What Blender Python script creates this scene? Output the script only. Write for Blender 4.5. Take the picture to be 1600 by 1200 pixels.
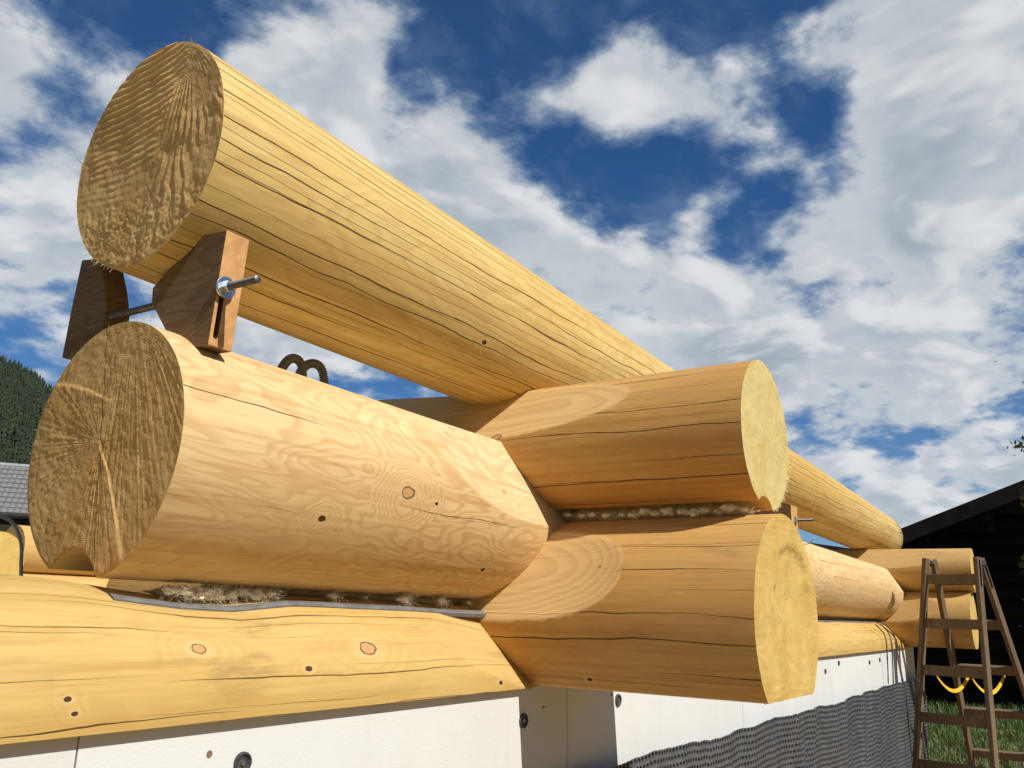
import bpy, bmesh, math, random
import numpy as np
from mathutils import Vector, Matrix
from mathutils import noise as mnoise
random.seed(7); np.random.seed(7)
scene = bpy.context.scene
for o in list(bpy.data.objects): bpy.data.objects.remove(o)
COL = scene.collection
rad = math.radians

# ------------------------------------------------------------------ camera
FPX = 1353.6267
CAM = Vector((-1.9297, -1.2818, 0.9087))
def cam_axes(yaw, pitch, roll):
    y, p, r = rad(yaw), rad(pitch), rad(roll)
    fw = Vector((math.cos(p)*math.cos(y), math.cos(p)*math.sin(y), math.sin(p)))
    rt = Vector((math.sin(y), -math.cos(y), 0)); up = rt.cross(fw)
    return math.cos(r)*rt+math.sin(r)*up, -math.sin(r)*rt+math.cos(r)*up, fw
RT, UP, FW = cam_axes(33.7903, 14.6458, 1.5584)
cd = bpy.data.cameras.new('camera'); cam = bpy.data.objects.new('camera', cd); COL.objects.link(cam)
cam.matrix_world = Matrix.Translation(CAM) @ Matrix((RT, UP, -FW)).transposed().to_4x4()
cd.sensor_width = 36; cd.lens = FPX/1600*36; cd.clip_start = 0.02; cd.clip_end = 8000
scene.camera = cam
def ray(u, v): return RT*((u-800)/FPX) - UP*((v-600)/FPX) + FW
def hit(u, v, ax, val):
    d = ray(u, v); return CAM + d*((val-CAM[ax])/d[ax])

# ------------------------------------------------------------------ sky, sun, exposure
SUN_EL, SUN_AZ = 45.5, 8.0
S = Vector((-math.sin(rad(SUN_AZ))*math.cos(rad(SUN_EL)), -math.cos(rad(SUN_AZ))*math.cos(rad(SUN_EL)), math.sin(rad(SUN_EL))))
scene.view_settings.view_transform = 'Standard'; scene.view_settings.look = 'None'
scene.cycles.max_bounces = 7; scene.cycles.diffuse_bounces = 4; scene.cycles.glossy_bounces = 2; scene.cycles.transmission_bounces = 2
scene.view_settings.exposure = 0.1; scene.view_settings.gamma = 1.0
sd = bpy.data.lights.new('sun', 'SUN'); sd.energy = 4.6; sd.angle = rad(0.53); sd.color = (1.0, 0.96, 0.89)
sun = bpy.data.objects.new('sun', sd); COL.objects.link(sun)
sun.rotation_euler = (-S).to_track_quat('-Z', 'Y').to_euler(); sun.location = S*30

class NT:
    """small helper round a node tree"""
    def __init__(s, tree): s.t = tree; s.n = tree.nodes; s.l = tree.links
    def node(s, ty, ins=None, **kw):
        n = s.n.new(ty)
        for k, v in kw.items(): setattr(n, k, v)
        for k, v in (ins or {}).items(): s.put(n.inputs[k], v)
        return n
    def put(s, sock, v):
        if hasattr(v, 'is_output') or isinstance(v, bpy.types.NodeSocket): s.l.new(v, sock)
        else: sock.default_value = v
    def m(s, op, a, b=None, c=None, clamp=False):
        n = s.n.new('ShaderNodeMath'); n.operation = op; n.use_clamp = clamp
        for i, v in enumerate((a, b, c)):
            if v is not None: s.put(n.inputs[i], v)
        return n.outputs[0]
    def vm(s, op, a, b=None, scale=None):
        n = s.n.new('ShaderNodeVectorMath'); n.operation = op
        s.put(n.inputs[0], a)
        if b is not None: s.put(n.inputs[1], b)
        if scale is not None: s.put(n.inputs['Scale'], scale)
        return n.outputs['Value'] if op in ('DOT_PRODUCT', 'LENGTH', 'DISTANCE') else n.outputs[0]
    def mr(s, v, a, b, c, d, smooth=True):
        n = s.n.new('ShaderNodeMapRange'); n.interpolation_type = 'SMOOTHSTEP' if smooth else 'LINEAR'
        for i, x in enumerate((v, a, b, c, d)): s.put(n.inputs[i], x)
        return n.outputs[0]
    def noise(s, vec, scale, detail=4, rough=.55, dist=0.0, dims='3D', col=False):
        n = s.n.new('ShaderNodeTexNoise'); n.noise_dimensions = dims
        if vec is not None: s.put(n.inputs['Vector'], vec)
        s.put(n.inputs['Scale'], scale); s.put(n.inputs['Detail'], detail); s.put(n.inputs['Roughness'], rough); s.put(n.inputs['Distortion'], dist)
        return n.outputs['Color' if col else 'Fac']
    def mix(s, f, a, b, blend='MIX'):
        n = s.n.new('ShaderNodeMix'); n.data_type = 'RGBA'; n.blend_type = blend; n.clamp_factor = True
        s.put(n.inputs[0], f)
        for i, v in ((6, a), (7, b)):
            if isinstance(v, tuple) and len(v) == 3: v = v+(1,)
            s.put(n.inputs[i], v)
        return n.outputs[2]
    def xyz(s, x, y, z):
        n = s.n.new('ShaderNodeCombineXYZ')
        for i, v in enumerate((x, y, z)): s.put(n.inputs[i], v)
        return n.outputs[0]
    def sep(s, v):
        n = s.n.new('ShaderNodeSeparateXYZ'); s.put(n.inputs[0], v); return n.outputs

world = bpy.data.worlds.new('World'); scene.world = world; world.use_nodes = True
W = NT(world.node_tree); W.n.clear()
sky = W.node('ShaderNodeTexSky', sky_type='NISHITA', sun_disc=False)
sky.sun_elevation = rad(SUN_EL); sky.sun_rotation = math.atan2(S.x, S.y); sky.altitude = 900; sky.dust_density = 0.3; sky.ozone_density = 3.0; sky.air_density = 1.0
tc = W.node('ShaderNodeTexCoord').outputs['Generated']
D = W.vm('NORMALIZE', tc)
dx, dy, dz = W.sep(D)
den = W.m('ADD', W.m('MAXIMUM', dz, 0.0), 0.28)
cp = W.xyz(W.m('DIVIDE', dx, den), W.m('DIVIDE', dy, den), W.m('MULTIPLY', dz, 0.6))
# cloud banks, each where it stands in the sky: (pixel, angular width in degrees, weight)
BANKS = [(420, 110, 6, .14), (560, 190, 5, .18), (690, 290, 4.5, .20), (820, 390, 4, .22), (60, 320, 8, .14), (150, 470, 7, .12), (900, 155, 2.2, .20), (965, 130, 2.4, .26), (1040, 140, 2.4, .26), (1110, 155, 2.0, .18),
         (1430, 230, 6, .18), (1560, 110, 6, .22), (1060, 480, 6, .20), (1230, 570, 6, .22), (1450, 520, 6, .22), (1520, 680, 5, .16), (1350, 400, 4, .16), (700, 480, 7, .12), (450, 470, 8, .18), (1430, 790, 4, .18), (960, 430, 4, .16), (1130, 450, 4, .14), (1150, 250, 3, .14),
         (760, 50, 4.2, -.30), (860, 240, 3.4, -.30), (960, 310, 3.4, -.28), (1080, 350, 3, -.16), (1210, 60, 4.2, -.30), (215, 60, 3.6, -.26), (1290, 470, 2.6, -.28), (1370, 655, 4, -.2), (60, 530, 4, -.12), (1270, 200, 2.4, -.16), (1200, 330, 2.2, -.16)]
acc = None
for (u, v, sg, w) in BANKS:
    c = ray(u, v).normalized(); k = 1/(rad(sg)**2)
    dt = W.vm('DOT_PRODUCT', D, tuple(c))
    g = W.m('MULTIPLY', W.m('EXPONENT', W.m('MULTIPLY', W.m('SUBTRACT', dt, 1.0), k)), w)
    acc = g if acc is None else W.m('ADD', acc, g)
n0 = W.noise(cp, 3.7, 8, .58, .1)
vor = W.node('ShaderNodeTexVoronoi', {'Vector': W.vm('ADD', cp, W.vm('SCALE', W.noise(cp, 6.0, 2, .5, 0, col=True), scale=.12)), 'Scale': 9.0, 'Detail': 2.0, 'Roughness': .5}, feature='F1', normalize=True).outputs['Distance']
lo0 = W.noise(cp, 3.7, 4, .5, .3)
lo1 = W.noise(W.vm('ADD', cp, (-.010, -.045, .03)), 3.7, 4, .5, .3)
dens = W.m('ADD', W.m('ADD', W.m('MULTIPLY', W.m('SUBTRACT', n0, .5), 1.9), W.m('MULTIPLY', acc, 1.05)), W.m('MULTIPLY', W.m('SUBTRACT', .29, vor), .5))
alpha = W.m('MAXIMUM', W.mr(dens, -.06, .30, 0, 1), W.mr(W.noise(W.vm('MULTIPLY', cp, (1, 1.2, 1)), 6.0, 5, .6, .2), .46, .82, 0, .26))
lit = W.mr(W.m('SUBTRACT', lo0, lo1), -.13, .14, 0, 1)
thick = W.mr(W.m('ADD', dens, W.m('MULTIPLY', W.m('SUBTRACT', lo0, .5), .5)), .15, .80, 0, 1)
shade = W.m('MULTIPLY', thick, W.mr(lit, 0, 1, 1.0, .35, False), clamp=True)
ccol = W.mix(W.mr(alpha, .2, .9, 0, 1), (.34, .44, .56), (.56, .60, .63))
ccol = W.mix(W.m('MULTIPLY', shade, .85), ccol, (.28, .34, .40))
ccol = W.mix(W.m('MULTIPLY', W.mr(alpha, .5, 1, 0, 1), W.mr(lit, .35, 1.1, 0, .85)), ccol, (.78, .785, .79))
bsky = W.node('ShaderNodeBackground', {'Strength': 0.068})
skyc = W.mix(1.0, sky.outputs[0], (.42, .80, 1.14), 'MULTIPLY')
W.put(bsky.inputs[0], skyc)
bcl = W.node('ShaderNodeBackground', {'Color': ccol, 'Strength': 1.0})
hz = W.mr(dz, 0.0, .3, .42, 0)
fa = W.m('MAXIMUM', W.m('MULTIPLY', alpha, .93), hz)
mx = W.node('ShaderNodeMixShader', {0: fa, 1: bsky.outputs[0], 2: bcl.outputs[0]})
W.l.new(mx.outputs[0], W.node('ShaderNodeOutputWorld').inputs[0])

# ------------------------------------------------------------------ object helpers
def link(o, parent=None):
    COL.objects.link(o)
    if parent: o.parent = parent
    return o
def tag(o, label=None, cat=None, group=None, kind=None):
    if label: o['label'] = label
    if cat: o['category'] = cat
    if group: o['group'] = group
    if kind: o['kind'] = kind
    return o
def empty(name, loc, rz=0):
    o = bpy.data.objects.new(name, None); o.location = loc; o.rotation_euler = (0, 0, rz); o.empty_display_size = .1
    return link(o)
def mesh_obj(name, verts, faces, mat, parent=None, loc=(0, 0, 0), smooth=False, sharp=None, uv=None):
    """one mesh object; verts in world coordinates, loc becomes its origin (parents sit unrotated at their own loc)"""
    me = bpy.data.meshes.new(name)
    L = Vector(loc)
    vs = np.asarray(verts, float)-np.array(L)
    me.from_pydata(vs.tolist(), [], faces); me.update()
    if mat: me.materials.append(mat)
    if smooth: me.polygons.foreach_set('use_smooth', [True]*len(me.polygons))
    if uv is not None:
        ul = me.uv_layers.new(name='UVMap'); li = np.empty(len(me.loops), int); me.loops.foreach_get('vertex_index', li)
        ul.data.foreach_set('uv', np.asarray(uv, float)[li].ravel())
    if sharp: me.set_sharp_from_angle(angle=rad(sharp))
    o = bpy.data.objects.new(name, me); link(o, parent)
    o.location = L - (parent_world(parent) if parent else Vector((0, 0, 0)))
    return o
def parent_world(p):
    v = Vector(p.location)
    while p.parent: p = p.parent; v = v+Vector(p.location)
    return v
class MB:
    def __init__(s): s.v = []; s.f = []
    def add(s, vs, fs):
        b = len(s.v); s.v += [tuple(v) for v in vs]; s.f += [tuple(i+b for i in f) for f in fs]; return s
    def box(s, c, h, ax=None):
        c = Vector(c); a = ax or (Vector((1, 0, 0)), Vector((0, 1, 0)), Vector((0, 0, 1)))
        vs = [c+a[0]*(i*h[0])+a[1]*(j*h[1])+a[2]*(k*h[2]) for k in (-1, 1) for j in (-1, 1) for i in (-1, 1)]
        fs = [(0, 2, 3, 1), (4, 5, 7, 6), (0, 1, 5, 4), (2, 6, 7, 3), (0, 4, 6, 2), (1, 3, 7, 5)]
        if a[0].cross(a[1]).dot(a[2]) < 0: fs = [f[::-1] for f in fs]
        return s.add(vs, fs)
    def bar(s, p, q, w, t, side=None):
        """rectangular bar from p to q, w wide along side, t thick"""
        p, q = Vector(p), Vector(q); d = (q-p).normalized()
        sd_ = Vector(side) if side is not None else (Vector((0, 0, 1)) if abs(d.z) < .9 else Vector((1, 0, 0)))
        sd_ = (sd_-d*sd_.dot(d)).normalized(); n = d.cross(sd_)
        return s.box((p+q)/2, ((q-p).length/2, w/2, t/2), (d, sd_, n))
    def tube(s, pts, r, seg=10, caps=True):
        pts = [Vector(p) for p in pts]; N = len(pts); b = len(s.v)
        rr = r if hasattr(r, '__len__') else [r]*N
        ref = None
        for i, p in enumerate(pts):
            d = (pts[min(i+1, N-1)]-pts[max(i-1, 0)]).normalized()
            if ref is None: ref = Vector((0, 0, 1)) if abs(d.z) < .9 else Vector((1, 0, 0))
            ref = (ref-d*ref.dot(d)).normalized(); e = d.cross(ref)
            for k in range(seg):
                a = 2*math.pi*k/seg; s.v.append(tuple(p+(ref*math.cos(a)+e*math.sin(a))*rr[i]))
        for i in range(N-1):
            for k in range(seg):
                k2 = (k+1) % seg
                s.f.append((b+i*seg+k, b+i*seg+k2, b+(i+1)*seg+k2, b+(i+1)*seg+k))
        if caps:
            s.f.append(tuple(b+k for k in range(seg))[::-1]); s.f.append(tuple(b+(N-1)*seg+k for k in range(seg)))
        return s
    def prism(s, poly, x0, x1, axis=0):
        """closed polygon (2-D) extruded along a world axis"""
        n = len(poly); b = len(s.v)
        for x in (x0, x1):
            for (a, c) in poly:
                s.v.append({0: (x, a, c), 1: (a, x, c), 2: (a, c, x)}[axis])
        s.f.append(tuple(b+i for i in range(n))[::-1]); s.f.append(tuple(b+n+i for i in range(n)))
        for i in range(n):
            j = (i+1) % n; s.f.append((b+i, b+j, b+n+j, b+n+i))
        return s
    def build(s, name, mat, parent=None, loc=(0, 0, 0), smooth=False, sharp=None, bevel=0, fix=False):
        o = mesh_obj(name, s.v, s.f, mat, parent, loc, smooth, None)
        if fix or bevel:
            bm = bmesh.new(); bm.from_mesh(o.data); bmesh.ops.recalc_face_normals(bm, faces=bm.faces)
            if bevel: bmesh.ops.bevel(bm, geom=[e for e in bm.edges if e.is_manifold and e.calc_face_angle(0) > .4], offset=bevel, segments=2, affect='EDGES', profile=.6)
            bm.to_mesh(o.data); bm.free()
        if sharp: o.data.set_sharp_from_angle(angle=rad(sharp))
        return o

# ------------------------------------------------------------------ materials
def new_mat(name):
    m = bpy.data.materials.new(name); m.use_nodes = True; t = NT(m.node_tree); t.n.clear()
    b = t.node('ShaderNodeBsdfPrincipled'); o = t.node('ShaderNodeOutputMaterial'); t.l.new(b.outputs[0], o.inputs[0])
    return m, t, b
def bump(t, b, h, strength=.4, dist=.002):
    n = t.node('ShaderNodeBump', {'Strength': strength, 'Distance': dist, 'Height': h}); t.l.new(n.outputs[0], b.inputs['Normal'])
def plain(name, col, rough=.7, var=.25, scale=8, metal=0, bmp=0.0, bscale=60, spec=.4):
    m, t, b = new_mat(name); oc = t.node('ShaderNodeTexCoord').outputs['Object']
    n = t.noise(oc, scale, 5, .6)
    c = t.mix(t.mr(n, .3, .7, 0, 1), tuple(x*(1-var) for x in col), tuple(min(1, x*(1+var)) for x in col))
    t.put(b.inputs['Base Color'], c); b.inputs['Roughness'].default_value = rough; b.inputs['Metallic'].default_value = metal
    b.inputs['Specular IOR Level'].default_value = spec
    if bmp: bump(t, b, t.noise(oc, bscale, 4, .6), bmp, .004)
    return m

def wood_side(name, axis, seed, pale=(.66, .44, .18), warm=(.60, .35, .125), late=(.45, .235, .07), flame=.5, flame_scale=1.0, rings=26,
              crack=1.0, crack_sp=.05, knots=(), stain=0.0, spiral=0.0, fresh_tone=1.0):
    """peeled spruce: growth-ring flames cut open on the surface, drying cracks along the fibre, knots. UV = (girth, length) in metres"""
    m, t, b = new_mat(name)
    tcn = t.node('ShaderNodeTexCoord'); uv = tcn.outputs['UV']; oc = tcn.outputs['Object']
    u, v, _ = t.sep(uv)
    st = lambda along, across: tuple(along if i == axis else across for i in range(3))
    mp = lambda along, across: t.vm('ADD', t.vm('MULTIPLY', oc, st(along, across)), (seed*3.7, seed*1.3, seed*2.1))
    # ring field
    field = t.noise(mp(.75*flame_scale, 2.3*flame_scale), 1.6, 3.5, .55, .5)
    kcol = None; kfield = None; kd = []
    wob = t.noise(t.vm('MULTIPLY', uv, (1, 1, 1)), 60, 2, .5) if knots else None
    for (ku, kv, kr, kind) in knots:
        dv = t.vm('MULTIPLY', t.vm('SUBTRACT', uv, (ku, kv, 0)), (1, .62, 0))
        d = t.m('ADD', t.vm('LENGTH', dv), t.m('MULTIPLY', t.m('SUBTRACT', wob, .5), kr*.8))
        g = t.mr(d, kr*.6, kr*7, .26 if kind == 'tan' else .12, 0)
        kfield = g if kfield is None else t.m('ADD', kfield, g); kd.append((d, kr, kind))
    f2 = field if kfield is None else t.m('ADD', field, kfield)
    fr = t.m('FRACT', t.m('MULTIPLY', f2, rings))
    line = t.m('MULTIPLY', t.mr(fr, .25, .86, 0, 1), t.mr(fr, .9, 1.0, 1, 0))
    fmask = t.mr(t.noise(mp(.5, 1.2), 1.3, 2, .5), .35, .65, .25, 1)
    if kfield is not None: fmask = t.m('MAXIMUM', fmask, t.m('MULTIPLY', kfield, 3.5, clamp=True))
    # broad colour drift and fine grain
    drift = t.mr(t.noise(mp(.6, 2.0), 1.5, 4, .6), .3, .7, 0, 1)
    col = t.mix(drift, pale, warm)
    grain = t.noise(mp(3.0, 110.0), 1.0, 3, .6)
    col = t.mix(t.mr(grain, .35, .75, 0, .28), col, late)
    col = t.mix(t.m('MULTIPLY', t.m('MULTIPLY', line, fmask), flame), col, late)
    streaks = t.noise(mp(1.5, 42.0), 1.0, 6, .7)
    col = t.mix(t.mr(streaks, .46, .70, 0, .5), col, late)
    col = t.mix(t.mr(streaks, .28, .44, .3, 0), col, tuple(min(1, x*1.12) for x in pale))
    pores = t.noise(mp(14.0, 60.0), 1.0, 2, .5)
    col = t.mix(t.mr(pores, .66, .78, 0, .22), col, (.74, .58, .36))
    if stain:
        sn = t.m('MULTIPLY', t.mr(t.noise(mp(2.2, 9.0), 1.4, 5, .65), .56, .75, 0, 1), t.mr(t.noise(mp(.8, 1.5), 1.1, 2), .4, .65, 0, 1))
        col = t.mix(t.m('MULTIPLY', sn, stain), col, (.27, .17, .075))
    fresh = t.node('ShaderNodeAttribute', attribute_name='fresh_cut').outputs['Fac']
    o3 = t.sep(oc); oth = [o3[i] for i in range(3) if i != axis]
    rax = t.m('ADD', t.m('SQRT', t.m('ADD', t.m('MULTIPLY', oth[0], oth[0]), t.m('MULTIPLY', oth[1], oth[1]))), t.m('MULTIPLY', t.noise(mp(.9, 2.4), 1.5, 2, .5), .05))
    fcr = t.m('FRACT', t.m('DIVIDE', rax, .0052)); fline = t.m('MULTIPLY', t.mr(fcr, .2, .85, 0, 1), t.mr(fcr, .9, 1, 1, 0))
    fcol = t.mix(t.m('MULTIPLY', fline, .24 if fresh_tone > 1.1 else .14), (min(.85, pale[0]*fresh_tone), pale[1]*fresh_tone*1.08, pale[2]*fresh_tone*1.35), late)
    fcol = t.mix(t.mr(grain, .35, .75, 0, .2), fcol, warm)
    # drying cracks: one meandering line per strip of girth, each opening and closing along its length
    def cracks(sp, wmax, thr, sd, wob):
        w1 = t.m('SUBTRACT', t.noise(t.xyz(t.m('MULTIPLY', u, 5.0), t.m('MULTIPLY', v, 1.5), sd), 1.0, 3, .55), .5)
        w2 = t.m('SUBTRACT', t.noise(t.xyz(t.m('MULTIPLY', u, 60.0), t.m('MULTIPLY', v, 16.0), sd), 1.0, 2, .5), .5)
        uu = t.m('ADD', t.m('ADD', u, t.m('MULTIPLY', w1, wob)), t.m('ADD', t.m('MULTIPLY', w2, .004), t.m('MULTIPLY', v, spiral)))
        s_ = t.m('DIVIDE', t.m('ADD', uu, 7.0), sp); idn = t.m('FLOOR', s_); fr_ = t.m('SUBTRACT', s_, idn)
        wn = t.node('ShaderNodeTexWhiteNoise', {'W': t.m('ADD', idn, sd*.77)}, noise_dimensions='1D').outputs[0]
        dist = t.m('MULTIPLY', t.m('ABSOLUTE', t.m('SUBTRACT', fr_, t.m('ADD', .2, t.m('MULTIPLY', wn, .6)))), sp)
        op = t.noise(t.xyz(t.m('MULTIPLY', v, 1.1), t.m('MULTIPLY', wn, 90.0), sd), 1.0, 2.5, .6)
        wd = t.mr(op, thr, thr+.22, 0, wmax)
        return t.m('MULTIPLY', t.m('SUBTRACT', 1.0, t.mr(dist, t.m('MULTIPLY', wd, .35), t.m('ADD', wd, .00005), 0, 1)), t.mr(wd, .0001, .0005, 0, 1))
    height = t.m('MULTIPLY', grain, .12)
    if crack:
        c1 = cracks(crack_sp, .0019, .60-.16*crack, seed+.3, .05)
        c2 = cracks(crack_sp*.43, .0010, .62-.14*crack, seed+5.3, .03)
        col = t.mix(t.m('MULTIPLY', c2, .62), col, (.14, .065, .022))
        col = t.mix(t.m('MULTIPLY', c1, .88), col, (.07, .034, .013))
        height = t.m('SUBTRACT', height, t.m('ADD', c1, t.m('MULTIPLY', c2, .5)))
    col = t.mix(t.m('MULTIPLY', fresh, 1.0 if fresh_tone > 1.1 else .25), col, fcol)
    for d, kr, kind in kd:
        core = {'tan': (.54, .315, .125), 'dark': (.07, .035, .015), 'hole': (.02, .012, .008)}[kind]
        rim = {'tan': (.13, .06, .025), 'dark': (.04, .02, .01), 'hole': (.10, .05, .02)}[kind]
        inner = t.mr(d, kr*.78, kr*.95, 1, 0); outer = t.mr(d, kr*1.0, kr*1.15, 1, 0)
        halo = t.mr(d, kr, kr*3.0, .35, 0)
        col = t.mix(halo, col, (.70, .50, .26))
        col = t.mix(t.m('MULTIPLY', outer, .9), col, rim); col = t.mix(inner, col, core)
        height = t.m('SUBTRACT', height, t.m('MULTIPLY', t.m('SUBTRACT', outer, t.m('MULTIPLY', inner, .6 if kind == 'tan' else 0)), .6))
    t.put(b.inputs['Base Color'], col)
    t.put(b.inputs['Roughness'], t.mr(grain, .3, .7, .6, .8)); b.inputs['Specular IOR Level'].default_value = .22
    undul = t.m('ADD', t.noise(mp(.9, 20.0), 1.0, 2, .5), t.m('MULTIPLY', t.noise(mp(5.0, 12.0), 1.0, 3, .6), .6))
    bump(t, b, t.m('ADD', height, t.m('MULTIPLY', undul, .9)), .6, .0024)
    return m

def wood_end(name, seed, pale, dark, pith, ring_sp=.0042, ring=.35, plane=(1, 2), check=None, streak=.35, fuzz=.5, rayb=.4):
    """sawn end grain; object coordinates, pith given in the plane of the cut"""
    m, t, b = new_mat(name); oc = t.node('ShaderNodeTexCoord').outputs['Object']
    s3 = t.sep(oc); a, z = s3[plane[0]], s3[plane[1]]
    p = t.xyz(t.m('SUBTRACT', a, pith[0]), t.m('SUBTRACT', z, pith[1]), 0.0)
    wob = t.m('MULTIPLY', t.m('SUBTRACT', t.noise(p, 9, 3, .5), .5), .022)
    r = t.m('ADD', t.vm('LENGTH', p), wob)
    px, pz, _ = t.sep(p); ang = t.m('ARCTAN2', pz, px)
    fr = t.m('FRACT', t.m('DIVIDE', r, ring_sp)); line = t.m('MULTIPLY', t.mr(fr, .3, .85, 0, 1), t.mr(fr, .9, 1, 1, 0))
    col = t.mix(t.mr(t.noise(oc, 7+seed, 5, .6), .35, .68, 0, 1), pale, dark)
    col = t.mix(t.m('MULTIPLY', line, ring), col, tuple(x*.55 for x in dark))
    rays = t.noise(t.xyz(t.m('MULTIPLY', ang, 75.0), t.m('MULTIPLY', r, 9.0), seed), 1.0, 4, .65)
    col = t.mix(t.mr(rays, .52, .72, 0, streak), col, tuple(min(1, x*1.45) for x in pale))
    col = t.mix(t.mr(rays, .30, .48, streak, 0), col, tuple(x*.6 for x in dark))
    fz = t.noise(oc, 420, 3, .7); spk = t.noise(oc, 230, 2, .6)
    col = t.mix(t.mr(spk, .62, .72, 0, fuzz), col, tuple(min(1, x*1.6) for x in pale))
    if check:   # radial drying check through the pith
        for (a0, wd) in check:
            da = t.m('ABSOLUTE', t.m('SUBTRACT', t.m('ADD', t.m('MULTIPLY', px, -math.sin(a0)), t.m('MULTIPLY', pz, math.cos(a0))), t.m('MULTIPLY', t.m('SUBTRACT', t.noise(p, 16, 3, .6), .5), .02)))
            col = t.mix(t.mr(da, wd*.4, wd, .85, 0), col, (.07, .035, .015))
    t.put(b.inputs['Base Color'], col); b.inputs['Roughness'].default_value = .85; b.inputs['Specular IOR Level'].default_value = .15
    bump(t, b, t.m('ADD', t.m('ADD', fz, t.m('MULTIPLY', rays, rayb)), t.m('MULTIPLY', line, .25)),   .42, .0012)
    return m

# ------------------------------------------------------------------ logs
XA = Vector((1, 0, 0)); YA = Vector((0, 1, 0)); ZA = Vector((0, 0, 1))
LOGS = {}
def circle_limit(c, r):
    """underside hollow cut by a round plane: hollow centre c and radius r in the section plane (relative to the axis)"""
    def f(ct, sn, t):
        # distance from the axis along (ct,sn) to the hollow's circle
        bq = ct*c[0]+sn*c[1]; q = c[0]**2+c[1]**2-r*r; disc = bq*bq-q
        out = np.full_like(ct+0*t, 9.0); ok = (disc > 0) & (bq > 0)
        return np.where(ok, bq-np.sqrt(np.maximum(disc, 0)), 9.0)
    return f
def facet(alpha, dfun, soft=0.0, R=9.0):
    ca, sa = math.cos(rad(alpha)), math.sin(rad(alpha))
    def f(ct, sn, t):
        dot = ct*ca+sn*sa
        lim = np.where(dot > .05, dfun(t)/np.maximum(dot, .05), 9.0)
        return np.where(lim < R, lim+(R-lim)*soft, lim)
    return f
def smooth_noise_1d(t, seed, freq):
    return np.array([mnoise.noise(Vector((x*freq, seed*7.13, 0.31))) for x in t])
def make_log(name, axis, t0, t1, centre, radius, limits=(), seed=1, mat=None, nth=224, dense=(), step=.02, fine=.006, wobble=.010, profile=None, back_mat=None, label='', cat='log', group=None, near_is_start=True):
    """axis 'x' or 'y'; centre(t) -> the two other coordinates, radius(t); limits cut the section (flats, saddle facets, hollows)"""
    ts = [t0]
    while ts[-1] < t1-1e-6:
        st = step
        for (a, bb) in dense:
            if a <= ts[-1] <= bb: st = fine
        ts.append(min(ts[-1]+st, t1))
    t = np.array(ts); n = len(t)
    th = np.linspace(-math.pi, math.pi, nth, endpoint=False)+.5*math.pi*0
    T = np.repeat(t[:, None], nth, 1); TH = np.repeat(th[None], n, 0)
    Rr = np.array([radius(x) for x in t])[:, None]
    def base(THv, Tv):
        e = 1+.012*np.sin(2*THv+seed)+.007*np.sin(3*THv+seed*2.1)
        w = 0
        for k in (1, 2, 3):
            w = w + (wobble/k)*np.sin(k*THv+seed*k+1.7*k*Tv+2*np.sin(Tv*.9+seed))*.55
        return e+w
    R0 = Rr*base(TH, T)
    if profile is not None: R0 = R0*profile(TH, T)
    ct, sn = np.cos(TH), np.sin(TH)
    lims = [f(ct, sn, T) for f in limits]
    if lims:
        # snap the vertex nearest to each facet edge on to that edge, so that the edges run clean
        for f in limits:
            g = f(np.cos(TH), np.sin(TH), T)-Rr*base(TH, T)*(profile(TH, T) if profile is not None else 1)
            a, bq = g[:, :-1], g[:, 1:]
            ii, jj = np.where((a*bq < 0) & (np.abs(a) < .05) & (np.abs(bq) < .05))
            for i, j in zip(ii, jj):
                fr = a[i, j]/(a[i, j]-bq[i, j]); dth = th[1]-th[0]
                if fr < .5: TH[i, j] = th[j]+fr*dth*.98
                else: TH[i, j+1] = th[j+1]-(1-fr)*dth*.98
        ct, sn = np.cos(TH), np.sin(TH)
        R0 = Rr*base(TH, T)*(profile(TH, T) if profile is not None else 1)
        FR = np.zeros_like(R0)
        for f in limits:
            lf = f(ct, sn, T); FR = np.maximum(FR, (lf < R0+2e-5).astype(float)); R0 = np.minimum(R0, lf)
    if not lims: FR = np.zeros_like(R0)
    C2_ = np.array([centre(x) for x in t])
    V = np.zeros((n, nth, 3))
    if axis == 'x':
        V[..., 0] = T; V[..., 1] = C2_[:, 0, None]-R0*ct; V[..., 2] = C2_[:, 1, None]+R0*sn; flip = True
    else:
        V[..., 1] = T; V[..., 0] = C2_[:, 0, None]-R0*ct; V[..., 2] = C2_[:, 1, None]+R0*sn; flip = False
    # repeat the seam column so that the girth coordinate does not fold back
    V = np.concatenate([V, V[:, :1]], 1); U = np.concatenate([TH, TH[:, :1]+2*math.pi], 1)*float(Rr.mean())
    uv = np.stack([U, np.repeat(t[:, None], nth+1, 1)], -1).reshape(-1, 2)
    m_ = nth+1
    faces = []
    for i in range(n-1):
        for j in range(nth):
            q = (i*m_+j, i*m_+j+1, (i+1)*m_+j+1, (i+1)*m_+j)
            faces.append(q[::-1] if not flip else q)
    origin = V[0, 0].copy(); 
    org = Vector((t0, C2_[0, 0], C2_[0, 1])) if axis == 'x' else Vector((C2_[0, 0], t0, C2_[0, 1]))
    root = empty(name, (org.x, org.y, org.z-float(radius(t0)))); tag(root, label, cat, group)
    o = mesh_obj('trunk', V.reshape(-1, 3), faces, mat, root, org, True, 32, uv)
    at = o.data.attributes.new('fresh_cut', 'FLOAT', 'POINT'); at.data.foreach_set('value', np.concatenate([FR, FR[:, :1]], 1).ravel())
    LOGS[name+str(seed)] = root
    rings = {'start': (V[0, :nth], R0[0], TH[0], C2_[0], t[0]), 'end': (V[-1, :nth], R0[-1], TH[-1], C2_[-1], t[-1])}
    return root, rings
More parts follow.
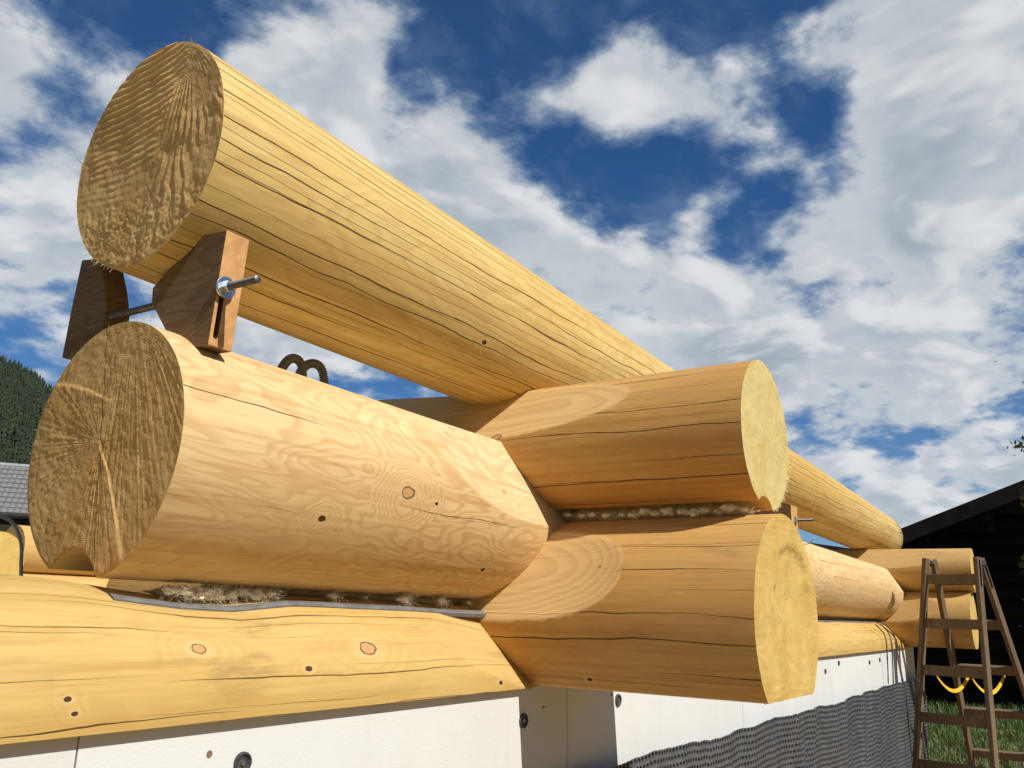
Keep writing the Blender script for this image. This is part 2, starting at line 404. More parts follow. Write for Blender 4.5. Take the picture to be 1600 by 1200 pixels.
def make_end(root, ring, axis, outward, mat, hfun, nr=90, nth=360, name='cut_end'):
    """displaced sawn face that fills a log's end ring; hfun(a, z, rho) -> height in metres, a and z from the axis"""
    Vr, R0, TH, c, t = ring
    th = np.linspace(-math.pi, math.pi, nth, endpoint=False)
    o_ = np.argsort(TH); Rq = np.interp(th, np.concatenate([TH[o_][-1:]-2*math.pi, TH[o_], TH[o_][:1]+2*math.pi]), np.concatenate([R0[o_][-1:], R0[o_], R0[o_][:1]]))
    rho = np.concatenate([np.linspace(0.004, 1, nr), [1.0]])
    A = -rho[:, None]*Rq[None]*np.cos(th)[None]; Zc = rho[:, None]*Rq[None]*np.sin(th)[None]
    RH = np.repeat(rho[:, None], nth, 1)
    H = hfun(A, Zc, RH)
    edge = np.clip((1-RH)/.03, 0, 1); H = H*(.3+.7*edge) + .0006
    H[-1] = -.006
    A[-1] *= .997; Zc[-1] *= .997
    V = np.zeros(A.shape+(3,))
    if axis == 'x': V[..., 0] = t+outward*H; V[..., 1] = c[0]+A; V[..., 2] = c[1]+Zc
    else: V[..., 1] = t+outward*H; V[..., 0] = c[0]+A; V[..., 2] = c[1]+Zc
    N = A.shape[0]; faces = []
    fl = (outward < 0) if axis == 'x' else (outward > 0)
    for i in range(N-1):
        for j in range(nth):
            k = (j+1) % nth; q = (i*nth+j, i*nth+k, (i+1)*nth+k, (i+1)*nth+j); faces.append(q[::-1] if fl else q)
    q = tuple(range(nth)); faces.append(q if fl else q[::-1])
    org = Vector((t, c[0], c[1])) if axis == 'x' else Vector((c[0], t, c[1]))
    o = mesh_obj(name, V.reshape(-1, 3), faces, mat, root, org, True, 60)
    bm = bmesh.new(); bm.from_mesh(o.data)
    d = Vector((outward, 0, 0)) if axis == 'x' else Vector((0, outward, 0))
    if sum(f.normal.dot(d)*f.calc_area() for f in bm.faces) < 0:
        bmesh.ops.reverse_faces(bm, faces=bm.faces); bm.to_mesh(o.data)
    bm.free()
    return o
def fbm(x, y, s, oct_=3):
    out = np.zeros_like(x); xf = x.ravel(); yf = y.ravel(); r = np.empty(len(xf))
    for i in range(len(xf)): r[i] = mnoise.fractal(Vector((xf[i]*s, yf[i]*s, .37)), .8, 2.1, oct_)
    return r.reshape(x.shape)

# ------- the corner: rows along x (the wall) and cross logs along y; far corner at XF
XF = 4.62
Z0 = .746
def c3(x): return (.0278+.0183*x, 1.639-.0154*x)
def r3(x): return .2067-.0055*(x+1.162)
def c2r(x): return (-.0055, 1.128-.0088*x)
def r2(x): return .2033-.0045*(x+1.173)
def dX(t): return np.minimum(np.abs(t), np.abs(t-XF))

# --- bottom row: half log on the foundation
R1X = [-3.2, -1.6, -1.29, -1.235, -1.18, -1.12, -1.05, -.95, -.83, -.62, -.40, -.17, 1, 6]
R1R = [.194, .194, .195, .193, .188, .181, .174, .172, .184, .183, .177, .173, .168, .165]
def r1_profile(TH, T):
    top = np.interp(T, R1X, R1R)/.184; w = np.clip((np.sin(TH)-.25)/.55, 0, 1); w = w*w*(3-2*w)
    return 1+(top-1)*w
m_r1 = wood_side('spruce_bottom_row', 0, 3, pale=(.62, .435, .155), warm=(.56, .35, .10), late=(.45, .25, .065), flame=.22, crack=1.05, crack_sp=.055, rings=12, stain=.95,
                 knots=[(.104, -1.06, .0085, 'tan'), (.094, -.70, .0125, 'tan'), (.062, -.855, .0044, 'dark'), (.012, -.30, .004, 'dark'), (.04, -1.27, .003, 'dark'), (.022, -1.26, .0028, 'dark')])
R1, g1 = make_log('wall_log', 'x', -3.2, 5.35, lambda x: (0, Z0), lambda x: .184,
    [facet(-90, lambda t: .0008+0*t), facet(43.4, lambda t: .0975+.17*dX(t), .1, .184), facet(136.6, lambda t: .0975+.17*dX(t), .1, .184)], seed=3, mat=m_r1, dense=[(-1.4, .1), (3.9, 4.7)], wobble=.003, profile=r1_profile,
    label='yellow half log on the white foundation, with dark knots and a hewn dip on top', group='logs of the house wall')
# --- lower cross log
m_c1 = wood_side('spruce_lower_cross', 1, 8, pale=(.64, .40, .14), warm=(.57, .305, .09), late=(.41, .20, .055), flame=.25, crack=1.25, crack_sp=.06, rings=30, fresh_tone=1.24, stain=.45, knots=[(-.145, -.335, .004, 'dark'), (.115, -.36, .003, 'tan')])
fC1 = lambda t: .196+.031*np.minimum(np.abs(t)/.425, 1.3)**4
C1, gc1 = make_log('wall_log', 'y', -.718, 1.45, lambda y: (.004, .905), lambda y: .227,
    [facet(-90, lambda t: .159+0*t), facet(26.4, fC1), facet(153.6, fC1)], seed=8, mat=m_c1, dense=[(-.5, .5)], wobble=.004,
    label='thick lower stub of the nearer corner, with a hollow chipped into its sawn end', group='logs of the house wall')
# --- second row
m_r2 = wood_side('spruce_second_row', 0, 12, pale=(.79, .605, .335), warm=(.73, .505, .235), late=(.46, .24, .075), flame=.5, flame_scale=1.15, crack=.45, crack_sp=.055, rings=27, fresh_tone=.97,
                 knots=[(-.012, -.665, .0105, 'tan'), (-.022, -.575, .003, 'hole'), (-.082, -.865, .005, 'dark'), (-.145, -.33, .0045, 'dark'), (.045, -.29, .0045, 'tan')])
fR2 = lambda t: .153+.047*np.minimum(dX(t)/.52, 1.3)**3.5
R2, g2 = make_log('wall_log', 'x', -1.173, 5.3, c2r, r2,
    [facet(31, fR2, .12, .200), facet(149, fR2, .12, .200), circle_limit((-.022-.0055, -.232), .075)], seed=12, mat=m_r2, dense=[(-1.173, -1.12), (-.6, .1), (4.0, 4.7)], wobble=.006,
    label='peach coloured second row log with flame grain and a hollow under its shaded end', group='logs of the house wall')
# --- upper cross log
m_c2 = wood_side('spruce_upper_cross', 1, 17, pale=(.64, .40, .14), warm=(.56, .275, .075), late=(.41, .19, .05), flame=.25, crack=1.25, crack_sp=.06, fresh_tone=1.24, stain=.45, rings=30, knots=[(.022, -.055, .010, 'tan')])
fC2 = lambda t: .146+.0245*np.minimum(np.abs(t)/.43, 1.3)**1.7
def rc2(y): return .170+.036*min(max(y/.5, 0), 1)
C2, gc2 = make_log('wall_log', 'y', -.688, 1.45, lambda y: (.002, 1.311), rc2,
    [facet(34, fC2), facet(146, fC2), circle_limit((.03, -.215), .072)], seed=17, mat=m_c2, dense=[(-.688, -.66), (-.5, .5)], wobble=.005,
    label='upper stub of the nearer corner, cracked orange log with a scarfed pale shoulder', group='logs of the house wall')
# --- top row
m_r3 = wood_side('spruce_top_row', 0, 23, pale=(.72, .545, .22), warm=(.64, .415, .125), late=(.42, .24, .06), flame=.30, crack=1.75, crack_sp=.042, rings=18, spiral=-.02,
                 knots=[(-.125, -.345, .0052, 'dark')])
R3, g3 = make_log('wall_log', 'x', -1.162, 5.52, c3, r3, [], seed=23, mat=m_r3, wobble=.008,
    label='long cracked top log resting across both corners, rough end sawn with ridges', group='logs of the house wall')
# --- far corner stubs
m_f = wood_side('spruce_far_cross', 1, 29, pale=(.64, .42, .16), warm=(.59, .35, .115), flame=.3, crack=.6, crack_sp=.08, rings=24)
F1, gf1 = make_log('wall_log', 'y', -.575, 4.9, lambda y: (XF, .922), lambda y: .184,
    [facet(-90, lambda t: .175+0*t), facet(26, lambda t: .155+.029*np.minimum(np.abs(t)/.4, 1.3)**3), facet(154, lambda t: .155+.029*np.minimum(np.abs(t)/.4, 1.3)**3)], seed=29, mat=m_f, nth=128, dense=[(-.45, .2)], fine=.012,
    label='lower stub of the farther corner, seen through the wooden stepladder', group='logs of the house wall')
F2, gf2 = make_log('wall_log', 'y', -.602, 4.9, lambda y: (XF, 1.245), lambda y: .143,
    [facet(40, lambda t: .112+.031*np.minimum(np.abs(t)/.5, 1.3)**2), facet(140, lambda t: .112+.031*np.minimum(np.abs(t)/.5, 1.3)**2)], seed=31, mat=m_f, nth=128, dense=[(-.45, .2)], fine=.012,
    label='upper stub of the farther corner, carrying the far tip of the top log', group='logs of the house wall')

# ------- sawn ends
def to_face(u, v, axis, t, c):
    p = hit(u, v, axis, t); return (p[1-axis]-c[0], p[2]-c[1])
# top row: chainsaw ridges sweeping across, a fan of ridges on the right
cc = c3(-1.162); q0 = to_face(115, 315, 0, -1.162, cc); q1 = to_face(240, 250, 0, -1.162, cc); fan = to_face(300, 60, 0, -1.162, cc)
def h_r3(a, z, rho):
    d = np.array([q1[0]-q0[0], q1[1]-q0[1]]); d /= np.linalg.norm(d); nrm = np.array([-d[1], d[0]])
    s = (a*d[0]+z*d[1]); p = a*nrm[0]+z*nrm[1]+.35*s*s/.2*.4+.005*fbm(a, z, 8)+.018*fbm(a, z, 3.2, 2)
    saw = (p/.0135) % 1.0; ridge = np.where(saw < .72, saw/.72, (1-saw)/.28)
    amp = .0042*np.clip(.55+1.3*fbm(a, z, 6), .08, 1.1)
    ang = np.arctan2(a-fan[0], -(z-fan[1]))+.05*fbm(a, z, 9); sf = (ang/.085) % 1.0; rf = np.where(sf < .8, sf/.8, (1-sf)/.2)
    side = 1/(1+np.exp(((a-(-.030)+.25*(z-.02)))/.012))       # right part of the face
    low = np.clip((-z-.06)/.06, 0, 1)
    H = (1-side)*ridge*amp*(1-.8*low)+side*rf*.0024*np.clip(.4+1.3*fbm(a, z, 13), .05, 1)
    return H+.0007*fbm(a, z, 60)+.0014*low*fbm(a, z, 140, 2)+.0016*fbm(a, z, 14)
m_e3 = wood_end('end_grain_top_row', 1, (.73, .48, .215), (.61, .37, .14), (0.02, -.02), ring=.14, streak=.12, fuzz=.35)
e3 = make_end(R3, g3['start'], 'x', -1, m_e3, h_r3, 120, 420); e3['label'] = 'rough end sawn with slanting ridges'
# second row: fibres fanning out from the pith, two saw steps
cc2 = c2r(-1.173); tf = lambda u, v: np.array(to_face(u, v, 0, -1.173, cc2))
pith2 = tf(160, 690); st1 = np.array([tf(*p) for p in ((84, 600), (110, 602), (140, 610), (172, 625))]); st2 = np.array([tf(*p) for p in ((158, 700), (170, 735), (182, 800), (192, 885))])
def h_r2(a, z, rho):
    # viewer's right is -y: region A lies left of the second step and below the first
    x = -a
    zs = np.interp(z, st2[::-1, 1], -st2[::-1, 0]); left = 1/(1+np.exp((x-zs)/.0009))
    z1 = np.interp(x, -st1[:, 0], st1[:, 1]); below = 1/(1+np.exp((z-z1)/.0009))
    up = 1/(1+np.exp(-(z-pith2[1])/.004)); left = np.where(z > pith2[1], 1/(1+np.exp((x+st1[-1, 0])/.012)), left)
    A_ = left*below
    ang = np.arctan2(z-pith2[1], a-pith2[0]); rr = np.hypot(a-pith2[0], z-pith2[1])
    f1 = fbm(ang*44, rr*5, 1.0)
    angB = np.arctan2(z-pith2[1]-.25, a-pith2[0]+.03); f2 = fbm(angB*60, rr*5, 1.0)
    return A_*(0.0024+.0007*f1*np.clip(rr/.05, 0, 1))+(1-A_)*(.0007*f2)+.0007*fbm(a, z, 90)+.0012*fbm(a, z, 14)
m_e2 = wood_end('end_grain_second_row', 2, (.71, .46, .195), (.58, .345, .125), (pith2[0], pith2[1]), ring_sp=.0036, ring=.4, check=[(math.atan2(.20, .035), .0014)], streak=.16, fuzz=.22, rayb=.8)
e2 = make_end(R2, g2['start'], 'x', -1, m_e2, h_r2, 130, 440); e2['label'] = 'shaded end with a fan of fibres round the pith'
# stubs of the nearer corner: bright sunny ends
def h_c2(a, z, rho):
    ang = np.arctan2(z+.02, a-.02)
    return .0004*fbm(ang*7, rho*2, 1.0)+.0008*fbm(a, z, 40)+.0016*fbm(a, z, 12)+.0012*np.abs(np.sin((a*.5+z)*120))*np.clip(rho-.75, 0, 1)*3
m_ec2 = wood_end('end_grain_upper_stub', 3, (.66, .54, .235), (.60, .45, .165), (0.02, -.02), ring_sp=.005, ring=.2, plane=(0, 2), streak=.03, fuzz=.3, rayb=.1)
make_end(C2, gc2['start'], 'y', -1, m_ec2, h_c2, 70, 300)
hc1 = to_face(1238, 935, 1, -.718, (.004, .905))
def h_c1(a, z, rho):
    e_ = np.hypot((a-hc1[0])/.125, (z-hc1[1])/.125)+.25*fbm(a, z, 9)
    dish = -.013/(1+np.exp((e_-1)/.04))*np.clip(.45+.6*(1-e_)+.35*(z-hc1[1])/.12, .15, 1)
    return dish+.0010*fbm(a, z, 45)+.002*fbm(a, z, 10)+.0005*np.clip(np.sin(z*420+3*fbm(a, z, 8)), 0, 1)*np.clip((rho-.75)/.1, 0, 1)
m_ec1 = wood_end('end_grain_lower_stub', 4, (.66, .47, .155), (.58, .375, .10), (.03, -.03), ring_sp=.0058, ring=.26, plane=(0, 2), streak=.08, fuzz=.3, rayb=.15)
make_end(C1, gc1['start'], 'y', -1, m_ec1, h_c1, 80, 320)
h_p = lambda a, z, rho: .0015*fbm(a, z, 15)
for rt_, g_, ax_, ow in ((F1, gf1, 'y', -1), (F2, gf2, 'y', -1)):
    make_end(rt_, g_['start'], ax_, ow, m_ec1, h_p, 12, 96)
m_eb = wood_end('end_grain_plain', 5, (.58, .42, .20), (.50, .33, .14), (0, 0), ring=.2)
for rt_, g_ in ((R1, g1), (R2, g2), (R3, g3)): make_end(rt_, g_['end'], 'x', 1, m_eb, h_p, 12, 96)
make_end(R1, g1['start'], 'x', -1, m_eb, h_p, 12, 96)
for rt_, g_ in ((C1, gc1), (C2, gc2), (F1, gf1), (F2, gf2)): make_end(rt_, g_['end'], 'y', 1, m_ec1, h_p, 10, 96)

# frayed fibres along the sawn rims
m_spl = plain('pale_splinter', (.72, .58, .36), .8, .15, 40)
def splinters(root, ring, axis, outward, spans, n, size, seed):
    rnd = random.Random(seed); Vr, R0, TH, c, t = ring; mb = MB(); nth = len(TH)
    for k in range(n):
        a0, a1 = rnd.choice(spans); ang = rad(rnd.uniform(a0, a1)); j = int((ang+math.pi)/(2*math.pi)*nth) % nth
        p = Vector(Vr[j]); rd = (p-Vector((t, c[0], c[1]) if axis == 'x' else (c[0], t, c[1]))).normalized()
        ax = XA if axis == 'x' else YA
        tg = ax.cross(rd)
        d = (rd*rnd.uniform(.5, 1.2)+ax*outward*rnd.uniform(-.1, .9)+tg*rnd.uniform(-.9, .9)).normalized(); L = size*rnd.uniform(.3, 1.2)*(2.0 if rnd.random() < .08 else 1)
        w = rnd.uniform(.0003, .0009); sd_ = d.cross(ax).normalized(); cur = (tg*rnd.uniform(-.4, .4)+rd*rnd.uniform(-.3, .3))*L
        p0 = p-rd*.002; p1 = p0+d*L*.55+cur*.2; p2 = p0+d*L+cur
        mb.add([p0+sd_*w, p0-sd_*w, p1-sd_*w*.8, p1+sd_*w*.8, p2], [(0, 1, 2, 3), (3, 2, 4)])
    o = mb.build('frayed_fibres', m_spl, root, Vector(Vr[0])); tag(o, kind='stuff'); return o
splinters(R3, g3['start'], 'x', -1, [(85, 130), (140, 160), (170, 176), (-175, -150), (-130, -100), (60, 80)], 110, .010, 1)
splinters(R2, g2['start'], 'x', -1, [(95, 150), (160, 190), (20, 50), (-60, -30)], 90, .005, 2)
splinters(C2, gc2['start'], 'y', -1, [(-90, -150), (150, 215), (185, 260)], 170, .011, 3)
splinters(C1, gc1['start'], 'y', -1, [(90, 200)], 60, .006, 4)

# ------------------------------------------------------------------ foundation
m_white, t, b = new_mat('white_render_board'); oc = t.node('ShaderNodeTexCoord').outputs['Object']
wn1 = t.noise(oc, 2.2, 5, .6); wn2 = t.noise(t.vm('MULTIPLY', oc, (9, 9, 1.6)), 1.0, 5, .65); wn3 = t.noise(oc, 46, 3, .6)
wc = t.mix(t.mr(wn1, .35, .7, 0, 1), (.71, .71, .685), (.67, .665, .63))
wc = t.mix(t.mr(wn2, .55, .8, 0, .28), wc, (.52, .48, .41))
wc = t.mix(t.mr(wn3, .70, .78, 0, .5), wc, (.45, .40, .33))
t.put(b.inputs['Base Color'], wc); b.inputs['Roughness'].default_value = .8; b.inputs['Specular IOR Level'].default_value = .2
bump(t, b, t.noise(oc, 200, 4, .6), .18, .003)
m_core = plain('foundation_core', (.45, .45, .43), .9, .1, 4)
fnd = empty('foundation_wall', (1.4, 0, -.5)); tag(fnd, 'white insulated foundation plinth below the logs', 'foundation')
mb = MB(); mb.box((1.0, .02, .12), (3.66, .145, .6195)); mb.box((XF-.02, 2.6, .12), (.13, 2.45, .6195)); mb.build('core', m_core, fnd, (1.4, 0, -.5))
YF = -.166
jA, jB = hit(120, 1180, 1, YF).x, hit(1160, 1100, 1, YF).x; jw = (jB-jA)/2
joints = [jA-2*jw, jA-jw, jA, jA+jw, jB, jB+jw, jB+2*jw, XF+.16]
for i in range(len(joints)-1):
    a, b_ = joints[i]+.0012, joints[i+1]-.0012
    mb = MB(); mb.box(((a+b_)/2, YF+.02, .122+random.uniform(-.001, .001)), ((b_-a)/2, .0195+random.uniform(0, .0012), .621)); mb.build('insulation_board', m_white, fnd, ((a+b_)/2, YF, -.5), bevel=.0012)
mb = MB(); mb.box((XF+.145, 2.4, .122), (.0165, 2.51, .621)); mb.build('insulation_board', m_white, fnd, (XF+.145, 2.4, -.5), bevel=.0012)
m_plug = plain('black_plastic_plug', (.06, .06, .063), .5, .4, 60)
m_zinc = plain('zinc_plated_steel', (.55, .57, .60), .32, .12, 30, metal=1.0)
m_hole = plain('drill_hole_dirt', (.22, .13, .08), .9, .2, 50)
def fixing(x, z, r):
    y = YF-.0045
    f = empty('fixing', (0, 0, 0)); f.parent = fnd; f.location = Vector((x, y, z))-Vector(fnd.location)
    mb = MB(); n = 20
    # dished plastic washer: outer lip, sunk centre
    prof = [(r*1.02, .006), (r, .0), (r*.95, -.0012), (r*.80, -.0012), (r*.66, .0022), (r*.35, .0024), (r*.3, .0016), (.0001, .0016)]
    vs = [(x+q*math.cos(2*math.pi*k/n), y+h+.0008, z+q*math.sin(2*math.pi*k/n)) for q, h in prof for k in range(n)]
    fs = [(i*n+k, i*n+(k+1) % n, (i+1)*n+(k+1) % n, (i+1)*n+k) for i in range(len(prof)-1) for k in range(n)]
    mb.add(vs, fs); mb.build('plastic_washer', m_plug, f, (x, y, z), True, 40)
    mb = MB(); mb.tube([(x, y+.004, z), (x, y+.0006, z)], r*.26, 6); mb.build('screw_head', m_zinc, f, (x, y, z))
for (u, v, r) in ((817, 1126, .016), (965, 1094, .016), (378, 1192, .016), (1289, 1049, .011), (1310, 1036, .011), (1358, 1035, .011), (1374, 1031, .011), (1386, 1028, .011)):
    p = hit(u, v, 1, YF); fixing(p.x, p.z, r)
for (u, v, r) in ((327, 1178, .005), (955, 1085, .004), (849, 1105, .003), (1195, 1100, .003)):
    p = hit(u, v, 1, YF); mb = MB(); mb.tube([(p.x, YF+.002, p.z), (p.x, YF-.0012, p.z)], r, 9); mb.build('drill_mark', m_hole, fnd, p)

# dimpled drainage membrane draped against the plinth
m_mem = plain('black_membrane', (.105, .107, .113), .28, .2, 20, spec=.6)
def mem_top(x): return .545+.012*mnoise.noise(Vector((x*1.6, .3, 0)))-.03*max(0, .55-x) + .010*mnoise.noise(Vector((x*6, 1.3, 0)))+.004*mnoise.noise(Vector((x*23, 5.3, 0)))-.012*max(0, x-3.9)
def mem_y(x, z):
    k = max(0, min(1, (x+.2)/2.0))
    f = mnoise.noise(Vector((x*1.4+z*.35, z*.6, 2.2)))*.5+mnoise.noise(Vector((x*5.2+z*1.3, z*1.2, 7.2)))*(.35+.4*k)+k*.8*max(0, mnoise.noise(Vector((x*9.0-z*2.1, z*.9, 4.2))))
    return YF-.028-(.018+.014*k)*(f+.55)
pit = .021; nx = int((XF+.22+1.2)/pit); nz = 38
vs, fs = [], []; cid = {}
def mvert(x, z, d):
    vs.append((x, mem_y(x, z)+d, z)); return len(vs)-1
sk = lambda j: .5*pit*j
for i in range(-nz//2, nx):
    for j in range(nz):
        x0 = -1.2+i*pit+sk(j+.5)
        if x0 > XF+.17 or x0 < -1.2: continue
        zt0 = mem_top(x0); zt1 = mem_top(x0+pit)
        key = []
        for (di, dj) in ((0, 0), (1, 0), (1, 1), (0, 1)):
            kk = (i+di, j+dj)
            if kk not in cid: xx = -1.2+(i+di)*pit+sk(j+dj); cid[kk] = mvert(xx, mem_top(xx)-(j+dj)*pit, 0)
            key.append(cid[kk])
        cx_, cz_ = x0+pit/2, (zt0+zt1)/2-(j+.5)*pit
        ring = []
        for rr_, dd in ((.43, 0.0), (.31, .011)):
            ring.append([mvert(cx_+pit*rr_*math.cos(math.pi/4*k+math.pi/8), cz_+pit*rr_*math.sin(math.pi/4*k+math.pi/8), dd) for k in range(8)])
        a = ring[0]; A, B, Cc, Dd = key   # A: left-top, B: right-top, Cc: right-bottom, Dd: left-bottom
        # ring verts k: 0:22.5deg 1:67.5 2:112 3:157 4:202 5:247 6:292 7:337
        fs += [(B, a[1], a[0]), (B, A, a[2], a[1]), (A, a[3], a[2]), (A, Dd, a[4], a[3]), (Dd, a[5], a[4]), (Dd, Cc, a[6], a[5]), (Cc, a[7], a[6]), (Cc, B, a[0], a[7])]
        for k in range(8):
            k2 = (k+1) % 8; fs.append((a[k], a[k2], ring[1][k2], ring[1][k]))
        fs.append(tuple(ring[1]))
mem = mesh_obj('drainage_membrane', vs, fs, m_mem, None, (1.6, YF-.03, -.25), False)
bm = bmesh.new(); bm.from_mesh(mem.data); bmesh.ops.recalc_face_normals(bm, faces=bm.faces); bm.to_mesh(mem.data); bm.free()
tag(mem, 'black dimpled drainage sheet hanging in folds against the white plinth', 'membrane')

# ------------------------------------------------------------------ seal strips and wool in the joints
m_seal = plain('grey_rubber_seal', (.17, .168, .165), .6, .2, 40, spec=.3)
def r1_point(x, th):
    base_ = 1+.012*math.sin(2*th+3)+.007*math.sin(3*th+6.3)
    rr_ = .184*base_*float(r1_profile(np.array(th), np.array(x))); return Vector((x, -rr_*math.cos(th), Z0+rr_*math.sin(th)))
def strip(x0, x1, deg, label, wd=.009, th=.0032):
    mb = MB(); N = 110; vs = []; fs = []
    for i in range(N+1):
        x = x0+(x1-x0)*i/N; a0 = rad(deg+3*mnoise.noise(Vector((x*4, 0, 3)))); p = r1_point(x, a0); q = r1_point(x, a0+.04); tg_ = (q-p).normalized(); nn = Vector((0, -tg_.z, tg_.y)).normalized()
        if nn.z < 0: nn = -nn
        for (a, h) in ((-wd, -.006), (-wd, th*.7), (-wd*.8, th), (wd*.8, th), (wd, th*.7), (wd, -.006)): vs.append(p+tg_*a+nn*h)
    for i in range(N):
        for k in range(6):
            k2 = (k+1) % 6; fs.append((i*6+k, (i+1)*6+k, (i+1)*6+k2, i*6+k2))
    fs += [(0, 1, 2, 3, 4, 5), tuple(N*6+k for k in range(6))[::-1]]
    mb.add(vs, fs); o = mb.build('seal_strip', m_seal, None, vs[0], True, 40, fix=True); return tag(o, label, 'seal strip', 'seal strips between the first two rows')
strip(-1.168, -.17, 64, 'grey rubber seal strip under the peach coloured flame-grained end')
strip(.25, 4.35, 66, 'grey rubber seal strip between the rows beyond the nearer corner')
m_wool = plain('raw_sheep_wool', (.86, .75, .58), .95, .2, 30, spec=.1)
def wool(label, pathf, s0, s1, clumps, per, size, seed, inward=-.08):
    rnd = random.Random(seed); c0 = Vector(pathf((s0+s1)/2)); root = empty('wool_insulation', c0); tag(root, label, 'insulation', 'wool stuffed into the log joints')
    # the batt itself, a lumpy rope filling the joint
    mb = MB(); N = int(abs(s1-s0)/.006); pts = [Vector(pathf(s0+(s1-s0)*i/N))+Vector((0, 0, 0)) for i in range(N+1)]
    dirn = (pts[-1]-pts[0]).normalized(); sidev = Vector((dirn.y, -dirn.x, 0)); seg = 14; vs = []; fs = []
    for i, p in enumerate(pts):
        for k in range(seg):
            a = 2*math.pi*k/seg; rr_ = size*.55*min(1, i/9+.05, (N-i)/9+.05)*(1+.5*mnoise.fractal(Vector((i*.22, math.cos(a)*1.2+seed, math.sin(a)*1.2)), .7, 2.1, 4)); vs.append(p+sidev*(inward+rr_*math.cos(a))+ZA*(rr_*math.sin(a)*1.1))
    for i in range(N):
        for k in range(seg): k2 = (k+1) % seg; fs.append((i*seg+k, i*seg+k2, (i+1)*seg+k2, (i+1)*seg+k))
    mb.add(vs, fs); mb.build('batt', m_wool, root, c0, True, fix=True)
    for (s, sc) in clumps:
        c = Vector(pathf(s))+sidev*rnd.uniform(-.008, .008)*(1 if inward < 0 else -1)+ZA*rnd.uniform(-.004, .004); sc *= rnd.uniform(.75, 1.2); mb = MB()
        bm = bmesh.new(); bmesh.ops.create_icosphere(bm, subdivisions=3, radius=1); sd_ = rnd.uniform(0, 99); vv = []
        for w_ in bm.verts:
            k = 1+.55*mnoise.fractal(w_.co*1.9+Vector((sd_, 0, 0)), 1.0, 2.1, 3); vv.append(c+(dirn*(w_.co.x*1.5)+sidev*(w_.co.y*.9)+ZA*(w_.co.z*.75))*size*sc*.75*k)
        ff = [tuple(x_.index for x_ in f.verts) for f in bm.faces]; bm.free(); mb.add(vv, ff)
        for k in range(int(per*sc)):
            p = c+(dirn*rnd.gauss(0, 1.1)+sidev*rnd.gauss(.2, .5)+ZA*rnd.gauss(0, .4))*size*sc*.9
            d = Vector((rnd.gauss(0, 1), rnd.gauss(0, 1), rnd.gauss(0, .8))).normalized(); ax = Vector((rnd.gauss(0, 1), rnd.gauss(0, 1), rnd.gauss(0, 1))).normalized(); pts = [p]; st_ = size*.26
            for q in range(5): d = Matrix.Rotation(rnd.uniform(.3, 1.1), 3, ax) @ d; p = p+d*st_; pts.append(p)
            mb.tube(pts, size*.008, 3, False)
        o = mb.build('tuft', m_wool, root, c, True); tag(o, kind='stuff')
def p12(x):
    rr_ = float(np.interp(x, R1X, R1R)); zb = c2r(x)[1]-r2(x); return (x, -.060, (Z0+rr_+zb)/2-.004)
wool('tufts of pale sheep wool showing above the grey rubber strip by the hollowed end', p12, -1.05, -.2, [(-1.06, .55), (-1.035, .8), (-1.0, .9), (-.97, 1.05), (-.935, .9), (-.91, 1.0), (-.88, .8), (-.855, .6), (-.70, .55), (-.685, .3), (-.60, .3), (-.50, .6), (-.475, .35), (-.37, .5), (-.25, .35)], 150, .018, 5)
def p34(y): return (-.045, y, 1.139)
wool('sheep wool squeezed out between the two stubs of the nearer corner', p34, -.67, -.1, [(-.2, .6), (-.24, .7), (-.27, .5), (-.31, .5), (-.35, .6), (-.38, .8), (-.41, .7), (-.435, .8), (-.465, 1.0), (-.50, .8), (-.53, .7), (-.555, .8), (-.585, .7), (-.615, .75), (-.645, .6)], 150, .019, 6, .042)

# ------------------------------------------------------------------ clamps between the rows
m_blk = wood_side('weathered_block', 1, 41, pale=(.23, .145, .08), warm=(.17, .10, .055), late=(.10, .06, .03), flame=.5, crack=0, rings=30)
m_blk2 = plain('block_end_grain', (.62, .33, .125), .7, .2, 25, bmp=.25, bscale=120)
m_rod = plain('threaded_rod_steel', (.20, .195, .19), .5, .2, 50, metal=1.0)
def rod_mesh(p, q, r):
    mb = MB(); p, q = Vector(p), Vector(q); n = int((q-p).length/.0011); pts = []; rr_ = []
    for i in range(n+1): pts.append(p.lerp(q, i/n)); rr_.append(r if i % 2 else r*.84)
    rr_[0] = rr_[-1] = r*.7
    return mb.tube(pts, rr_, 14)
def washer_nut(parent, c, sgn, r):
    """flat washer with a hexagon nut on it, axis y"""
    c = Vector(c); mb = MB(); n = 28; y0, y1 = c.y, c.y+sgn*.0032
    prof = [(r, y0), (r, y1-sgn*.0006), (r*.96, y1), (r*.3, y1)]
    vs = [(c.x+q*math.cos(2*math.pi*k/n), y, c.z+q*math.sin(2*math.pi*k/n)) for q, y in prof for k in range(n)]
    mb.add(vs, [(i*n+k, i*n+(k+1) % n, (i+1)*n+(k+1) % n, (i+1)*n+k) for i in range(3) for k in range(n)])
    mb.build('washer', m_zinc, parent, c, True, 35, fix=True)
    mb = MB(); poly = [(c.x+r*.56*math.cos(math.pi/3*k+.3), c.z+r*.56*math.sin(math.pi/3*k+.3)) for k in range(6)]
    mb.prism(poly, y1-sgn*.0005, y1+sgn*.0105, 1); mb.build('nut', m_zinc, parent, c, bevel=.0009)
